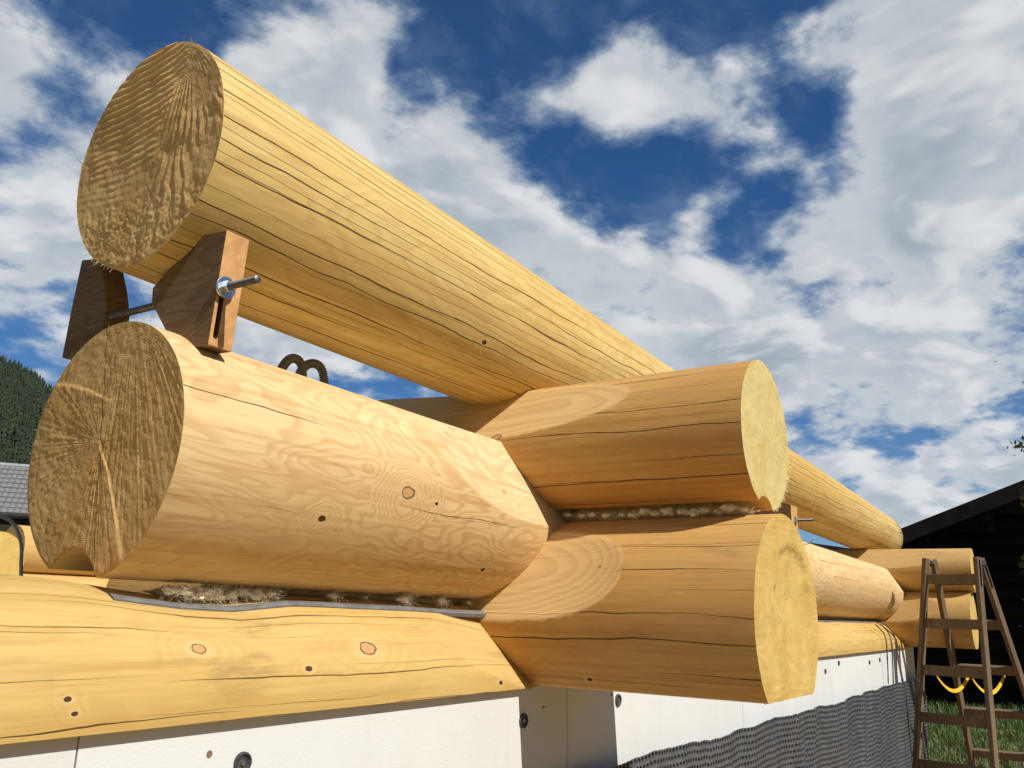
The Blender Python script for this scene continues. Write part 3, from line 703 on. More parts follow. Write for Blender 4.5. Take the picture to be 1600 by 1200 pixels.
def slot_block(parent, poly, x0, x1, slot, front_first, name='block'):
    """wedge-shaped wooden block: outline (y, z) extruded along x; the slot is a sunk groove in the outer y face"""
    mb = MB(); mb.prism(poly, x0, x1, 0); o = mb.build(name, m_blk, parent, (x0, poly[0][0], poly[1][1]), bevel=.0022)
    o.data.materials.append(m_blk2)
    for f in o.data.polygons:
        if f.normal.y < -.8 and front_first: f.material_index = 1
    ul = o.data.uv_layers.new(name='UVMap')
    for lp in o.data.loops:
        c = o.data.vertices[lp.vertex_index].co; ul.data[lp.index].uv = (c.z, c.y+.3*c.x)
    return o
cl = empty('log_clamp', (-1.097, 0, 1.3)); tag(cl, 'pair of brown wedge blocks bolted together between the two sawn log ends', 'clamp', 'bolted log clamps')
XC0, XC1 = -1.120, -1.074
outR = [(-.182, 1.487), (-.169, 1.296), (-.087, 1.300), (-.004, 1.394), (0, 1.422), (-.047, 1.453), (-.112, 1.494)]
bR = slot_block(cl, outR, XC0, XC1, None, True)
outL = [(.238, 1.523), (.247, 1.423), (.252, 1.334), (.235, 1.330), (.150, 1.328), (.131, 1.375), (.129, 1.408), (.147, 1.455), (.178, 1.514)]
bL = slot_block(cl, outL, XC0, XC1, None, False)
pw = hit(350, 450, 0, -1.066)
yo = -.179; zw = hit(351, 450, 1, yo).z; xw = hit(351, 450, 1, yo).x
zs0 = hit(347, 530, 1, yo).z; xs = xw
rod_end = hit(403, 440, 0, xw)
mb = rod_mesh((xw, rod_end.y, zw), (xw, .235, zw+.004), .0062); mb.build('threaded_rod', m_rod, cl, (xw, 0, zw), True, 60)
washer_nut(cl, (xw, yo-.0016, zw), -1, .0185)
# slot cut: dark groove walls set into the block by boolean
def cut_slot(o, x, y_in, y_out, z0, z1, w):
    mb = MB(); n = 8; poly = [(x+w*math.cos(math.pi+math.pi*k/n), z0+w+w*math.sin(math.pi+math.pi*k/n)) for k in range(n+1)]+[(x+w*math.cos(math.pi*k/n), z1-w+w*math.sin(math.pi*k/n)) for k in range(n+1)]
    mb.prism(poly, y_out, y_in, 1); c = mb.build('cutter', m_blk, None, (x, y_in, z0), fix=True)
    md = o.modifiers.new('slot', 'BOOLEAN'); md.object = c; md.operation = 'DIFFERENCE'; md.solver = 'EXACT'
    dg = bpy.context.evaluated_depsgraph_get(); bpy.context.view_layer.update(); dg = bpy.context.evaluated_depsgraph_get()
    me = bpy.data.meshes.new_from_object(o.evaluated_get(dg)); o.modifiers.clear(); o.data = me
    bpy.data.objects.remove(c)
cut_slot(bR, xw, -.10, -.24, zs0, zw+.012, .0046)
bR['label'] = 'slotted block with sunlit orange outer face'; bL['label'] = 'block hanging in shade on the inner side'
# farther clamp
xf = 3.25
clf = empty('log_clamp', (xf, 0, 1.3)); tag(clf, 'brown wedge block with a steel rod and wire loop, beyond the stub ends', 'clamp', 'bolted log clamps')
pA = hit(1234, 797, 1, -.16); pB = hit(1254, 850, 1, -.16)
XB = pB.x
clf.location = (XB, 0, 1.28)
zc2, rr2 = c2r(XB)[1], r2(XB); zc3, rr3 = c3(XB)[1], r3(XB)
pol = [(-.150, zc2+.30), (-.150, zc2+.13), (-.05, zc2+.17), (.04, zc2+.24), (.04, zc2+.26), (-.06, zc2+.335)]
fb = slot_block(clf, pol, XB-.12, XB-.02, None, True)
fb2 = slot_block(clf, [(-p[0]+.03, p[1]) for p in pol][::-1], XB-.12, XB-.02, None, True)
zr = zc2+.235
rod_mesh((XB-.07, -.235, zr), (XB-.07, .24, zr), .0062).build('threaded_rod', m_rod, clf, (XB-.07, 0, zr), True, 60)
washer_nut(clf, (XB-.07, -.150, zr), -1, .018); washer_nut(clf, (XB-.07, .180, zr), 1, .018)
mb = MB(); pts = []
for k in range(22):
    a = math.pi*1.55*k/21-.6; pts.append((XB-.066, -.178+.045*math.sin(a)-.01, zr-.045-.055*math.cos(a)*-1-.01))
mb.tube(pts, .0016, 6); mb.build('wire_loop', m_zinc, clf, pts[0], True)

# ------------------------------------------------------------------ conduits and cables
m_con = plain('grey_corrugated_conduit', (.19, .18, .175), .5, .1, 20)
def conduit(pix, y, label):
    pts = [hit(u, v, 1, y) for u, v in pix]; fine = []
    for i in range(len(pts)-1):
        p0, p1, p2, p3 = pts[max(i-1, 0)], pts[i], pts[i+1], pts[min(i+2, len(pts)-1)]
        for k in range(14):
            s = k/14; fine.append(.5*((2*p1)+(p2-p0)*s+(2*p0-5*p1+4*p2-p3)*s*s+(3*p1-p0-3*p2+p3)*s**3))
    # resample by length, ribs every 2.4 mm
    L = [0]
    for i in range(1, len(fine)): L.append(L[-1]+(fine[i]-fine[i-1]).length)
    n = int(L[-1]/.0013); out = []; rr_ = []
    for i in range(n+1):
        s = L[-1]*i/n; j = max(q for q in range(len(L)) if L[q] <= s+1e-9); j = min(j, len(L)-2); out.append(fine[j].lerp(fine[j+1], (s-L[j])/max(1e-9, L[j+1]-L[j]))); rr_.append(.0104 if (i//2) % 2 else .0088)
    mb = MB(); mb.tube(out, rr_, 14); o = mb.build('conduit', m_con, None, out[0], True, 50); tag(o, label, 'conduit', 'conduits rising out of the second row')
YCN = .12
conduit([(428, 640), (436, 588), (447, 566), (459, 560), (470, 568), (473, 592), (474, 640)], YCN, 'corrugated conduit loop next to the brown wedge blocks, behind the second row')
conduit([(461, 640), (466, 592), (476, 573), (490, 568), (502, 576), (507, 600), (509, 640)], YCN+.012, 'corrugated conduit loop farther from the brown wedge blocks, behind the second row')
m_cab = plain('grey_cable', (.30, .31, .33), .5, .1, 20)
def cable(pts, r, label, mat=m_cab, cat='cable', group=None, name='cable'):
    pts = [Vector(p) for p in pts]; fine = []
    for i in range(len(pts)-1):
        p0, p1, p2, p3 = pts[max(i-1, 0)], pts[i], pts[i+1], pts[min(i+2, len(pts)-1)]
        for k in range(8):
            s = k/8; fine.append(.5*((2*p1)+(p2-p0)*s+(2*p0-5*p1+4*p2-p3)*s*s+(3*p1-p0-3*p2+p3)*s**3))
    fine.append(pts[-1]); mb = MB(); mb.tube(fine, r, 8); o = mb.build(name, mat, None, fine[0], True); return tag(o, label, cat, group)
cable([hit(u, v, 1, .75) for u, v in ((-60, 800), (-20, 803), (5, 808), (22, 820), (33, 850), (33, 884), (33, 930), (34, 985))], .0042, 'grey cable arching up inside the house behind the half log')
m_cabd = plain('dark_cable', (.06, .06, .065), .5, .1, 20)
for k, (a, b_) in enumerate(((1381, 1386), (1389, 1394), (1396, 1400))):
    g = [hit(a-10, 976, 1, -.175), hit(a, 990, 1, -.192), hit(a+4, 1008, 1, -.205), hit(b_+1, 1040, 1, -.196), hit(b_+2, 1068, 1, -.196), hit(b_+2, 1100, 1, -.19)]
    g[0].y = -.165
    cable(g[:5], .0034, ('thin cable hanging over the white plinth by the farther corner, nearest to the nearer corner', 'thin middle cable of three hanging over the white plinth', 'thin cable hanging over the white plinth, closest to the wooden ladder')[k], m_cabd, 'cable', 'cables hanging at the farther corner')

# ------------------------------------------------------------------ inside of the house: floor, opposite wall
GZ = -.5
m_floor = plain('floor_screed', (.50, .42, .30), .9, .12, 3, bmp=.1)
mb = MB(); mb.box((.7, 2.6, .62), (3.75, 2.42, .05)); o = mb.build('floor', m_floor, None, (.7, 2.6, .57)); tag(o, kind='structure')
m_op = wood_side('spruce_opposite_wall', 0, 51, pale=(.66, .46, .18), warm=(.60, .38, .13), flame=.25, crack=.5, rings=20)
OPW = 'logs of the opposite wall'
A1_, ga1 = make_log('wall_log', 'x', -3.2, 5.2, lambda x: (5.0, .88), lambda x: .20, [facet(-90, lambda t: .2+0*t)], seed=51, mat=m_op, nth=64, step=.08, label='yellow bottom log of the opposite wall, seen past the hollowed end', group=OPW)
A2_, ga2 = make_log('wall_log', 'x', 1.26, 5.2, lambda x: (5.0, 1.235), lambda x: .165, [], seed=53, mat=m_op, nth=64, step=.08, label='yellow upper log of the opposite wall behind the grey cable', group=OPW)
A3_, ga3 = make_log('wall_log', 'y', 4.05, 5.6, lambda y: (.70, 1.11), lambda y: .165, [], seed=55, mat=wood_side('spruce_inner_cross', 1, 55, pale=(.66, .45, .16), warm=(.62, .39, .12), flame=.2, crack=.4, rings=20), nth=64, step=.08, label='rounded yellow partition log beside the grey cable inside the house', group=OPW)
for g_, rt_ in ((ga1, A1_), (ga2, A2_)):
    for s_, ow in (('start', -1), ('end', 1)): make_end(rt_, g_[s_], 'x', ow, m_eb, h_p, 8, 64)
for s_, ow in (('start', -1), ('end', 1)): make_end(A3_, ga3[s_], 'y', ow, m_ec1, h_p, 8, 64)

# ------------------------------------------------------------------ ground
m_g, t, b = new_mat('ground_soil_grass'); oc = t.node('ShaderNodeTexCoord').outputs['Object']
n1_ = t.noise(oc, .35, 6, .6); n2_ = t.noise(oc, 3.0, 6, .65); n3_ = t.noise(oc, 26, 4, .7)
gcol = t.mix(t.mr(n2_, .35, .65, 0, 1), (.050, .085, .020), (.095, .135, .032))
gcol = t.mix(t.mr(n3_, .45, .7, 0, .5), gcol, (.14, .15, .05))
gx, gy, gz_ = t.sep(oc)
# trodden gravel round the building site
dsite = t.vm('LENGTH', t.vm('MULTIPLY', t.vm('SUBTRACT', oc, (2.0, 1.0, 0)), (1, 1, 0)))
bare = t.mr(t.m('ADD', dsite, t.m('MULTIPLY', t.m('SUBTRACT', n1_, .5), 3.0)), 8.6, 10.2, 1, 0)
grav = t.mix(t.mr(n3_, .35, .7, 0, 1), (.24, .150, .075), (.36, .235, .125))
t.put(b.inputs['Base Color'], t.mix(bare, gcol, grav)); b.inputs['Roughness'].default_value = .95
bump(t, b, t.m('ADD', n3_, t.m('MULTIPLY', n2_, 2.0)), .6, .03)
mb = MB(); vs = []; fs = []
rs = [0, 4, 8, 12, 16, 22, 30, 45, 70, 110, 200, 400, 800, 1600, 3200]; seg = 72
vs.append((0, 0, GZ))
for r in rs[1:]:
    for k in range(seg):
        a = 2*math.pi*k/seg; x, y = r*math.cos(a), r*math.sin(a); h = 0.10*mnoise.noise(Vector((x*.12, y*.12, 0)))*min(1, max(0, (r-9)/20)); vs.append((x, y, GZ+h))
for k in range(seg): fs.append((0, 1+k, 1+(k+1) % seg))
for i in range(len(rs)-2):
    for k in range(seg):
        k2 = (k+1) % seg; fs.append((1+i*seg+k, 1+(i+1)*seg+k, 1+(i+1)*seg+k2, 1+i*seg+k2))
mb.add(vs, fs); o = mb.build('ground', m_g, None, (0, 0, 0), True); tag(o, kind='structure')

# horizontal frame of a far thing: point on the ground below pixel u at distance d, facing the camera
def far_frame(u, d, turn=0):
    r = ray(u, 900); r.z = 0; r.normalize(); r = Matrix.Rotation(rad(turn), 3, 'Z') @ r
    base = ray(u, 900); base.z = 0; base.normalize()
    o = Vector((CAM.x, CAM.y, 0))+base*d; right = Vector((r.y, -r.x, 0)); return o, right, r
def zpix(u, v, d):
    q = ray(u, v); h = math.hypot(q.x, q.y); return CAM.z+q.z/h*d

# ------------------------------------------------------------------ grass in front of the barn
m_gr, t, b = new_mat('grass_blades'); 
rn = t.node('ShaderNodeObjectInfo'); oc = t.node('ShaderNodeTexCoord').outputs['Object']
t.put(b.inputs['Base Color'], t.mix(t.mr(t.noise(oc, 2.5, 4, .7), .35, .65, 0, 1), (.045, .095, .018), (.12, .18, .035))); b.inputs['Roughness'].default_value = .6
rnd = random.Random(11); vs, fs = [], []
o_, r_, f_ = far_frame(1520, 1.0); base = Vector((CAM.x, CAM.y, 0))
for k in range(26000):
    d = 8.6+8.6*rnd.random()**.8; lat = rnd.uniform(-1, 1)
    p = base+f_*d+r_*(lat*d*.17+.05*d); 
    if mnoise.noise(Vector((p.x*.7, p.y*.7, 0)))+(d-9.2)*.35 < -.05: continue
    h = rnd.uniform(.05, .17)*(.7+.6*mnoise.noise(Vector((p.x*1.1, p.y*1.1, 3)))+.3); a = rnd.uniform(0, 6.28); w = rnd.uniform(.003, .008)
    ox, oy = math.cos(a)*w, math.sin(a)*w; lx, ly = rnd.gauss(0, .4)*h, rnd.gauss(0, .4)*h; n = len(vs)
    vs += [(p.x-ox, p.y-oy, GZ-.06), (p.x+ox, p.y+oy, GZ-.06), (p.x+ox*.7+lx*.4, p.y+oy*.7+ly*.4, GZ+h*.6), (p.x-ox*.7+lx*.4, p.y-oy*.7+ly*.4, GZ+h*.6), (p.x+lx, p.y+ly, GZ+h)]
    fs += [(n, n+1, n+2, n+3), (n+3, n+2, n+4)]
o = mesh_obj('grass', vs, fs, m_gr, None, (vs[0][0], vs[0][1], GZ)); tag(o, 'short green grass in front of the dark barn', 'grass', kind='stuff')
rnd = random.Random(12); vs, fs = [], []
m_st = plain('gravel_stone', (.20, .18, .15), .9, .35, 6)
for k in range(2600):
    d = 7.2+3.2*rnd.random(); lat = rnd.uniform(-1, 1); p = base+f_*d+r_*(lat*d*.17+.05*d); s_ = rnd.uniform(.008, .035); n = len(vs)
    for dv in ((1, 0, 0), (-1, 0, 0), (0, 1, 0), (0, -1, 0), (0, 0, .8), (0, 0, -.6)):
        vs.append(tuple(Vector((p.x, p.y, GZ+.004))+Vector(dv)*s_*rnd.uniform(.7, 1.2)))
    fs += [(n, n+2, n+4), (n+2, n+1, n+4), (n+1, n+3, n+4), (n+3, n, n+4), (n+2, n, n+5), (n+1, n+2, n+5), (n+3, n+1, n+5), (n, n+3, n+5)]
o = mesh_obj('gravel', vs, fs, m_st, None, (vs[0][0], vs[0][1], GZ)); tag(o, 'loose grey gravel on the trodden ground', 'gravel', kind='stuff')

# ------------------------------------------------------------------ dark log barn
m_dark = plain('black_barn_wood', (.013, .010, .008), .85, .45, 3, bmp=.3, bscale=20, spec=.15)  # near-black base colour for the timber of barn and shed
m_roofd = plain('dark_barn_roof', (.014, .013, .013), .7, .3, 4, spec=.2)
DB = 17.0
ob, rb, fb_ = far_frame(1500, DB); 
def bp(u_, dep, z): return ob+rb*u_+fb_*dep+Vector((0, 0, z))
def upix(px): q = ray(px, 900); q.z = 0; s = DB/(q.dot(fb_)); return (q*s).dot(rb)
ua, ub_ = upix(1424), upix(1600); za, zb = zpix(1424, 832, DB), zpix(1600, 766, DB); slope = (zb-za)/(ub_-ua)
barn = empty('log_barn', bp(0, 0, GZ)); tag(barn, 'black timber barn with a shallow pitched roof behind the ladder', 'barn')
uL, uR = ua-.9, ub_+4.0; ridge_u = ub_+2.6
def roofz(u_): return za+slope*(min(u_, 2*ridge_u-u_)-ua)
nl = 0; z = GZ
wallL = ua-.15; wallR = 2*ridge_u-wallL
h_ = .30
while z < roofz(ridge_u)-.35:
    zc = z+h_/2; l0, l1 = wallL, wallR
    # gable logs shorten under the roof slope
    if zc+.3 > roofz(wallL): l0 = ua+(zc+.38-za)/slope; l1 = 2*ridge_u-l0
    if l1-l0 < .6: break
    mb = MB(); pts = [bp(l0+(l1-l0)*k/6, .45, zc) for k in range(7)]; mb.tube(pts, [.158+.006*random.uniform(-1, 1) for _ in range(7)], 12); mb.build('log', m_dark, barn, pts[0], True, 50)
    z += h_*.985
mb = MB(); mb.box(bp((wallL+wallR)/2, 5, (GZ+roofz(wallL)-.3)/2), ((wallR-wallL)/2, 4.4, (roofz(wallL)-.3-GZ)/2), (rb, fb_, ZA)); mb.build('inner_wall', m_dark, barn, bp(0, 5, GZ), fix=True)
for sgn in (0, 1):
    e0 = uL if sgn == 0 else 2*ridge_u-uL
    mb = MB(); p0, p1 = bp(e0, 4.4, roofz(uL)), bp(ridge_u, 4.4, roofz(ridge_u)); mb.bar(p0+ZA*(-.05), p1+ZA*(-.05), 10.4, .09, fb_); mb.build('roof', m_roofd, barn, p0, fix=True)
    mb = MB(); p0, p1 = bp(e0, -.83, roofz(uL)-.11), bp(ridge_u, -.83, roofz(ridge_u)-.11); mb.bar(p0, p1, .24, .035, ZA); mb.build('bargeboard', m_dark, barn, p0, fix=True)
for k in range(5):
    uu_ = ua+.25+k*(ridge_u-ua)/4.5; mb = MB(); zc = roofz(uu_)-.27; mb.bar(bp(uu_, -.7, zc), bp(uu_, .6, zc), .18, .16, ZA); mb.build('purlin', m_dark, barn, bp(uu_, -.7, zc), fix=True)
# low shed behind the second row
m_shedroof = plain('grey_sheet_roof', (.20, .21, .22), .5, .2, 5)
os_, rs_, fs_ = far_frame(1270, 13.0, 8)
shed = empty('shed', os_+Vector((0, 0, GZ))); tag(shed, 'low dark shed with a grey roof edge, glimpsed between the logs', 'shed')
zt = zpix(1285, 838, 13.0); ze = zpix(1285, 862, 13.0)
mb = MB(); mb.box(os_+fs_*1.5+Vector((0, 0, (GZ+zt-.25)/2)), (.85, 1.4, (zt-.25-GZ)/2), (rs_, fs_, ZA)); mb.build('wall', m_dark, shed, os_+Vector((0, 0, GZ)), fix=True)
mb = MB(); mb.bar(os_-rs_*1.05+Vector((0, 0, zt-.02))+fs_*1.4, os_+rs_*1.05+Vector((0, 0, zt-.30))+fs_*1.4, 3.6, .06, fs_); mb.build('roof', m_roofd, shed, os_+Vector((0, 0, zt)), fix=True)
mb = MB(); mb.bar(os_-rs_*1.05+Vector((0, 0, zt-.10))-fs_*.43, os_+rs_*1.05+Vector((0, 0, zt-.38))-fs_*.43, .09, .03, ZA); mb.build('roof_edge', m_shedroof, shed, os_+Vector((0, 0, zt)), fix=True)

# ------------------------------------------------------------------ stepladder
m_lad = wood_side('weathered_ladder_wood', 2, 61, pale=(.215, .155, .095), warm=(.165, .112, .066), late=(.09, .06, .035), flame=.5, crack=0, rings=30)
m_iron = plain('galvanised_hinge', (.45, .46, .48), .4, .2, 30, metal=1.0)
m_strap = plain('yellow_webbing', (.75, .45, .03), .7, .1, 40)
Rh = Vector((RT.x, RT.y, 0)).normalized(); Fh = Vector((FW.x, FW.y, 0)).normalized()
DL = 5.29; Tt = CAM+ray(1487, 871)*DL
drop = Tt.z-GZ
def dp(u, v, d): return CAM+ray(u, v)*d
STL = {(-1, 0): (dp(1447, 873, 5.42), dp(1432, 1200, 5.20)), (1, 0): (dp(1526, 869, 5.20), dp(1555, 1200, 4.90)), (-1, 1): (dp(1459, 877, 5.47), dp(1521, 1200, 5.72)), (1, 1): (dp(1532, 873, 5.26), dp(1601, 1078, 5.42))}
def stile_pt(sd_, leaf, z):
    a, c_ = STL[(sd_, leaf)]; return a+(c_-a)*((z-a.z)/(c_.z-a.z))
wv = (STL[(1, 0)][0]-STL[(-1, 0)][0]); wv.z = 0; wv.normalize()
lad = empty('stepladder', (Tt.x, Tt.y, GZ)); tag(lad, 'weathered wooden double stepladder with yellow webbing straps, beside the farther corner', 'ladder')
for leaf in (0, 1):
    for sd_ in (-1, 1):
        mb = MB(); top = stile_pt(sd_, leaf, Tt.z-(0 if leaf == 0 else .012)); foot = stile_pt(sd_, leaf, GZ+.001); nrm = (top-foot).cross(wv)
        mb.bar(foot-(top-foot).normalized()*.012, top, .058, .026, nrm); mb.build('stile', m_lad, lad, foot, bevel=.004)
    zr_ = [1.165, .90, .625, .353, .085, -.185]
    for i, zz in enumerate(zr_):
        if leaf == 1 and i == 0: zz -= 0.0
        mb = MB(); a, c_ = stile_pt(-1, leaf, zz), stile_pt(1, leaf, zz)
        nn = (stile_pt(1, leaf, 1)-stile_pt(1, leaf, 0)).normalized()
        mb.bar(a-wv*.012, c_+wv*.012, .058, .024, nn); mb.build('rung', m_lad, lad, a, bevel=.003)
for sd_ in (-1, 1):
    for leaf in (0, 1):
        p = stile_pt(sd_, leaf, Tt.z-.012)+wv*sd_*.0155; q = stile_pt(sd_, leaf, Tt.z-.17)+wv*sd_*.0155
        mb = MB(); mb.bar(p, q, .022, .004, Fh); 
        for k in range(3): c_ = p.lerp(q, .15+.35*k); mb.tube([c_, c_+wv*sd_*.006], .006, 8)
        mb.build('hinge_plate', m_iron, lad, p, fix=True)
    p = (stile_pt(sd_, 0, Tt.z-.02)+stile_pt(sd_, 1, Tt.z-.02))/2; mb = MB(); mb.tube([p-wv*sd_*.02, p+wv*sd_*.03], .010, 10)
    mb.bar(stile_pt(sd_, 0, Tt.z-.03)+wv*sd_*.018, stile_pt(sd_, 1, Tt.z-.03)+wv*sd_*.018, .03, .005, ZA); mb.build('hinge_pin', m_iron, lad, p, fix=True)
    a, c_ = stile_pt(sd_, 0, .600), stile_pt(sd_, 1, .600); a = a-wv*sd_*.09; c_ = c_-wv*sd_*.09
    mb = MB(); vs = []; N = 16
    for i in range(N+1):
        s = i/N; p = a.lerp(c_, s)+Vector((0, 0, -.10*4*s*(1-s)))
        vs += [p+ZA*.011, p-ZA*.011+wv*.006]
    fs2 = [(2*i, 2*i+1, 2*i+3, 2*i+2) for i in range(N)]; mb.add(vs, fs2); o = mb.build('strap', m_strap, lad, a)
    so = o.modifiers.new('thickness', 'SOLIDIFY'); so.thickness = .003
# offcuts lying on the ground
m_off = wood_side('offcut_wood', 0, 71, pale=(.30, .22, .14), warm=(.24, .16, .09), flame=.4, crack=0)
for (u, v, l, ang, lab) in ((1560, 1150, .55, 20, 'short grey offcut plank on the grass edge between the ladder legs'), (1590, 1186, .8, -12, 'longer grey offcut plank on the gravel beside the ladder')):
    p = hit(u, v, 2, GZ); dd = Matrix.Rotation(rad(ang), 3, 'Z') @ Rh
    mb = MB(); mb.bar(p-dd*l/2+ZA*.04, p+dd*l/2+ZA*.045, .12, .05, Fh); o = mb.build('plank', m_off, None, p, bevel=.004); tag(o, lab, 'plank', 'offcuts on the ground')

# ------------------------------------------------------------------ shrub tree at the right edge
def leaf_cloud(cs, n, size, rnd):
    vs, fs = [], []
    for (c, r) in cs:
        for k in range(int(n)):
            p = Vector(c)+Vector((rnd.gauss(0, .5), rnd.gauss(0, .5), rnd.gauss(0, .42)))*r
            nn = Vector((rnd.gauss(0, 1), rnd.gauss(0, 1), rnd.gauss(0, 1)+.6)).normalized(); a = nn.orthogonal().normalized(); a = (Matrix.Rotation(rnd.uniform(0, 6.28), 3, nn) @ a); b_ = nn.cross(a); s_ = size*rnd.uniform(.6, 1.3); i = len(vs)
            vs += [p-a*s_, p-b_*s_*.45+nn*s_*.1, p+a*s_*.4-b_*s_*.35, p+a*s_, p+a*s_*.4+b_*s_*.35, p+b_*s_*.45+nn*s_*.1]
            fs += [(i, i+1, i+5), (i+1, i+2, i+4, i+5), (i+2, i+3, i+4)]
    return vs, fs
m_leaf, t, b = new_mat('shrub_leaf'); oc = t.node('ShaderNodeTexCoord').outputs['Object']
t.put(b.inputs['Base Color'], t.mix(t.mr(t.noise(oc, 9, 3, .6), .35, .65, 0, 1), (.035, .065, .012), (.11, .12, .03))); b.inputs['Roughness'].default_value = .5
m_bark = plain('grey_bark', (.12, .10, .08), .9, .3, 12, bmp=.4, bscale=40)
DT = 7.5
ot, rt2, ft = far_frame(1720, DT)
tree = empty('shrub_tree', ot+Vector((0, 0, GZ))); tag(tree, 'leafy shrub tree reaching in front of the dark barn with loose twigs', 'tree')
rnd = random.Random(21)
trunk = [ot+Vector((0.05*math.sin(k), .04*math.cos(k*1.3), GZ-.02+k*.33)) for k in range(11)]
mb = MB(); mb.tube(trunk, [.085*(1-k*.075) for k in range(11)], 10); mb.build('trunk', m_bark, tree, trunk[0], True)
cl_ = []; br = MB()
tips = [(1599, 704, .07), (1606, 772, .08), (1608, 880, .06), (1690, 640, .22), (1700, 780, .24), (1690, 900, .3), (1720, 560, .35), (1760, 700, .35), (1790, 820, .35), (1760, 480, .25), (1660, 880, .16), (1680, 990, .2), (1780, 500, .3)]
for (u, v, r) in tips:
    tip = CAM+ray(u, v)*(DT/ray(u, v).dot(Vector((ft.x, ft.y, 0)))) ; tip += ft*rnd.uniform(-.35, .35)
    root_ = min(trunk, key=lambda q: abs(q.z-(tip.z-.35))); mid = (root_+tip)/2+Vector((0, 0, .08)); br.tube([root_, mid, tip], [.02, .011, .004], 6)
    cl_.append((tip, r)); 
    if r > .2: cl_.append((mid, r*.8))
br.build('branches', m_bark, tree, trunk[3], True)
vs, fs = [], []
for c, r in cl_:
    a, b_ = leaf_cloud([(c, r)], 40+900*r*r*4, .020, rnd); n = len(vs); vs += a; fs += [tuple(i+n for i in f) for f in b_]
mesh_obj('crown', vs, fs, m_leaf, tree, trunk[-1])

# ------------------------------------------------------------------ neighbour's house with tiled roof (left)
m_tile = plain('grey_roof_tile', (.20, .195, .185), .8, .25, 9, bmp=.2, bscale=30)
m_ridge = plain('ridge_metal', (.30, .31, .32), .45, .15, 10)
DH = 26.0
oh, rh_, fh_ = far_frame(20, DH, -6)
house = empty('tiled_house', oh+Vector((0, 0, GZ))); tag(house, 'house with a grey tiled roof below the forested hill', 'house')
z_r, z_e = zpix(10, 719, DH+1.2), zpix(10, 800, DH-1.0)
def hp(u_, dep, z): return oh+rh_*u_+fh_*dep+Vector((0, 0, z))
u_right = .80; u_left = -5.5; dep_r, dep_e = 2.3, -.6
m_hw = plain('house_plaster', (.55, .52, .45), .9, .08, 3); m_eave = plain('dark_eave', (.03, .024, .02), .8, .3, 6)
mb = MB(); mb.box(hp((u_left+u_right)/2, 2.3, (GZ+z_e-.2)/2), ((u_right-u_left)/2-.3, 2.4, (z_e-.2-GZ)/2), (rh_, fh_, ZA)); mb.build('wall', m_hw, house, hp(0, 0, GZ), fix=True)
sl = (hp(0, dep_r, z_r)-hp(0, dep_e, z_e)); SL = sl.length; sl.normalize(); nr_ = rh_.cross(sl).normalized()
mb = MB(); mb.bar(hp(u_left, (dep_r+dep_e)/2, (z_r+z_e)/2)-nr_*.08, hp(u_right, (dep_r+dep_e)/2, (z_r+z_e)/2)-nr_*.08, SL, .06, sl)
mb.bar(hp(u_left, 2*dep_r-(dep_r+dep_e)/2, (z_r+z_e)/2), hp(u_right, 2*dep_r-(dep_r+dep_e)/2, (z_r+z_e)/2), SL, .06, hp(0, dep_r, z_r)-hp(0, 2*dep_r-dep_e, z_e)); roof = mb.build('roof', m_eave, house, hp(0, dep_r, z_r), fix=True)
rows = 10; tw = .145; src = None
ncol = int((u_right-(-1.5))/tw)
for i in range(rows):
    for j in range(ncol):
        c_ = hp(u_right-.12-(j+.5)*tw-(0 if i % 2 else tw*.5*0), dep_e, z_e)+sl*((i+.5)*SL/rows)
        if src is None:
            # one arched interlocking tile, modelled round the origin in roof axes
            vs = []; fs = []; hl = SL/rows*.56
            for e in (-1, 1):
                for k in range(7):
                    a = -1+2*k/6; vs.append(rh_*(a*tw*.49)+sl*(e*hl)+nr_*(.022*math.cos(a*1.5)+(.030 if e < 0 else .0)))
            fs = [(k, k+1, 8+k, 7+k) for k in range(6)]
            for k in range(7): vs.append(vs[k]-nr_*.03)
            fs += [(14+k, 15+k, k+1, k) for k in range(6)]
            me = bpy.data.meshes.new('tile'); me.from_pydata([tuple(v) for v in vs], [], fs); me.materials.append(m_tile); me.update(); src = me
        o = bpy.data.objects.new('tile', src); link(o, roof); o.location = c_-parent_world(roof)+nr_*random.uniform(-.004, .004)
mb = MB(); mb.tube([hp(u_left, dep_r, z_r+.01), hp(u_right-.0, dep_r, z_r+.01)], .075, 8); mb.build('ridge_cap', m_ridge, roof, hp(0, dep_r, z_r), fix=True)
mb = MB(); mb.bar(hp(u_right-.05, dep_e, z_e)+nr_*.05, hp(u_right-.05, dep_r, z_r)+nr_*.05, .16, .05, rh_); mb.build('verge_flashing', m_ridge, roof, hp(u_right, dep_e, z_e), fix=True)
mb = MB(); mb.tube([hp(u_left, dep_e-.08, z_e-.05), hp(u_right, dep_e-.08, z_e-.05)], .075, 8); mb.bar(hp(u_left, dep_e+.05, z_e-.2), hp(u_right, dep_e+.05, z_e-.2), .28, .05, ZA); mb.build('gutter', m_eave, roof, hp(0, dep_e, z_e), fix=True)

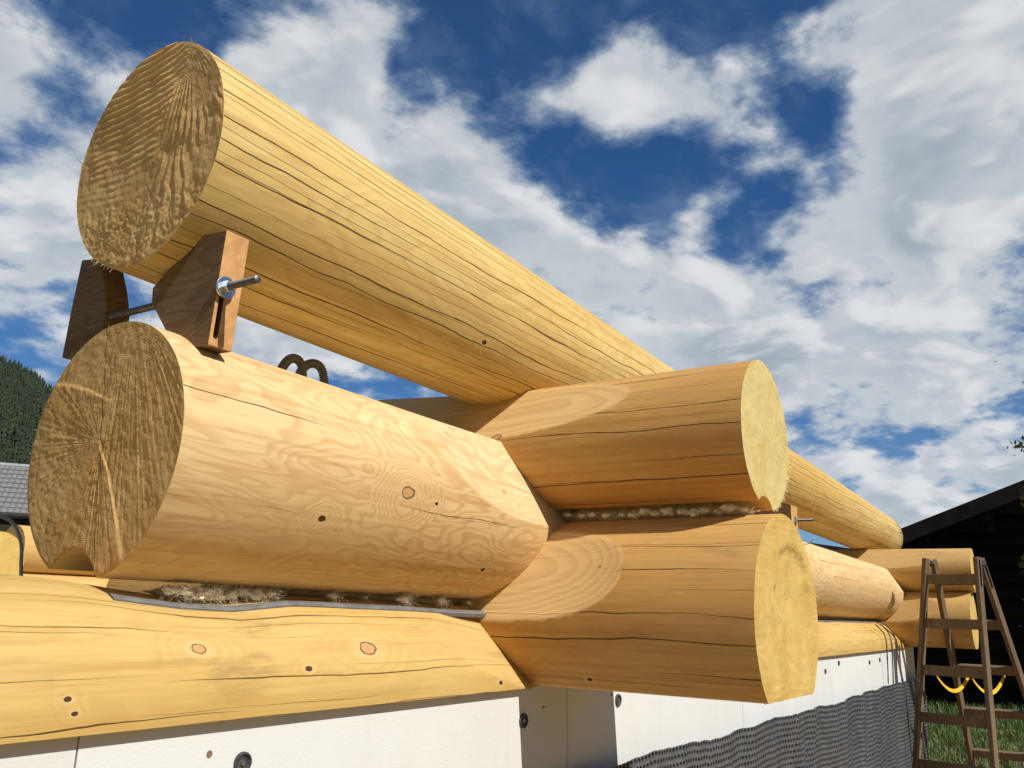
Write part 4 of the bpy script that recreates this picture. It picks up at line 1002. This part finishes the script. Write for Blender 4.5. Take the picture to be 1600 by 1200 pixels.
# ------------------------------------------------------------------ wooded hill on the left; unseen ring behind camera added to block low sky
oq, rq, fq = far_frame(0, 1.0); cb = Vector((CAM.x, CAM.y, 0))
m_hill, t, b = new_mat('hill_forest_floor'); oc = t.node('ShaderNodeTexCoord').outputs['Object']
hzv = t.sep(oc)[2]
hm = t.mr(t.m('ADD', hzv, t.m('MULTIPLY', t.noise(oc, .012, 4, .6), 60.0)), 150, 165, 0, 1)
t.put(b.inputs['Base Color'], t.mix(hm, t.mix(t.noise(oc, .05, 4, .6), (.06, .095, .022), (.095, .125, .03)), (.018, .030, .010))); b.inputs['Roughness'].default_value = .95
def sky_elev(az):      # skyline elevation (tan) as a function of angle right of pixel column 0, radians
    pts = [(-3.2, .40), (-2.2, .38), (-1.2, .34), (-.8, .30), (-.45, .28), (-.2, .25), (-.08, .235), (0, .215), (.03, .195), (.065, .175), (.10, .13), (.16, .09), (.3, .05), (.6, .03), (1.15, .03), (1.45, .14), (1.9, .30), (2.5, .38), (3.2, .40)]
    return float(np.interp(az, [p[0] for p in pts], [p[1] for p in pts]))
def hill_pt(az, s):    # s 0..1 from the foot (350 m) to the ridge (1050 m), then down behind
    d = 350+700*s; e = sky_elev(az)
    zz = 1050*e*(s**1.15 if s <= 1 else max(0, 1-(s-1)*2)); zz *= 1
    dr = fq*math.cos(az)+rq*math.sin(az)
    zz += 14*mnoise.noise(Vector((math.cos(az)*9, math.sin(az)*9, s*4)))*min(1, s*3)
    return cb+dr*d+Vector((0, 0, GZ-.5+zz))
vs, fs = [], []; NA, NS = 200, 26
for i in range(NA+1):
    for j in range(NS+1): vs.append(hill_pt(-math.pi+2*math.pi*i/NA, j/NS*1.4))
for i in range(NA):
    for j in range(NS): a = i*(NS+1)+j; fs.append((a, a+NS+1, a+NS+2, a+1))
mb = MB(); mb.add(vs, fs); o = mb.build('hill', m_hill, None, (0, 0, 0), True, fix=False); tag(o, kind='structure')
m_con_, t, b = new_mat('spruce_needles'); oc = t.node('ShaderNodeTexCoord').outputs['Object']
t.put(b.inputs['Base Color'], t.mix(t.mr(t.noise(oc, .06, 3, .6), .35, .65, 0, 1), (.010, .020, .006), (.022, .038, .010))); b.inputs['Roughness'].default_value = .8
rnd = random.Random(31); vs, fs = [], []
for k in range(8000):
    az = rnd.uniform(-.16, .16); s = .30+.74*rnd.random()**.75
    p = hill_pt(az, s); h = rnd.uniform(9, 19)*(1 if s > .5 else .8); w = h*rnd.uniform(.15, .21); lean = rnd.gauss(0, .15)
    if mnoise.noise(Vector((az*22, s*6, 8))) > .28 and s < .8: continue
    for q in range(4):
        z0 = h*(.04+.22*q); z1 = h*(.42+.195*q) if q < 3 else h; ww = w*(1-.22*q); n = len(vs); sg = 7; a0 = rnd.uniform(0, 6)
        for j in range(sg):
            a = a0+2*math.pi*j/sg; r_j = ww*rnd.uniform(.65, 1.2); vs.append((p.x+r_j*math.cos(a), p.y+r_j*math.sin(a), p.z+z0+rnd.uniform(-.6, .6)))
        vs.append((p.x+lean, p.y, p.z+z1)); fs += [(n+j, n+(j+1) % sg, n+sg) for j in range(sg)]
o = mesh_obj('forest', vs, fs, m_con_, None, (vs[0][0], vs[0][1], 0)); tag(o, 'dark spruce forest covering the hillside', 'forest', kind='stuff')
scene.render.resolution_x = 1024; scene.render.resolution_y = 768
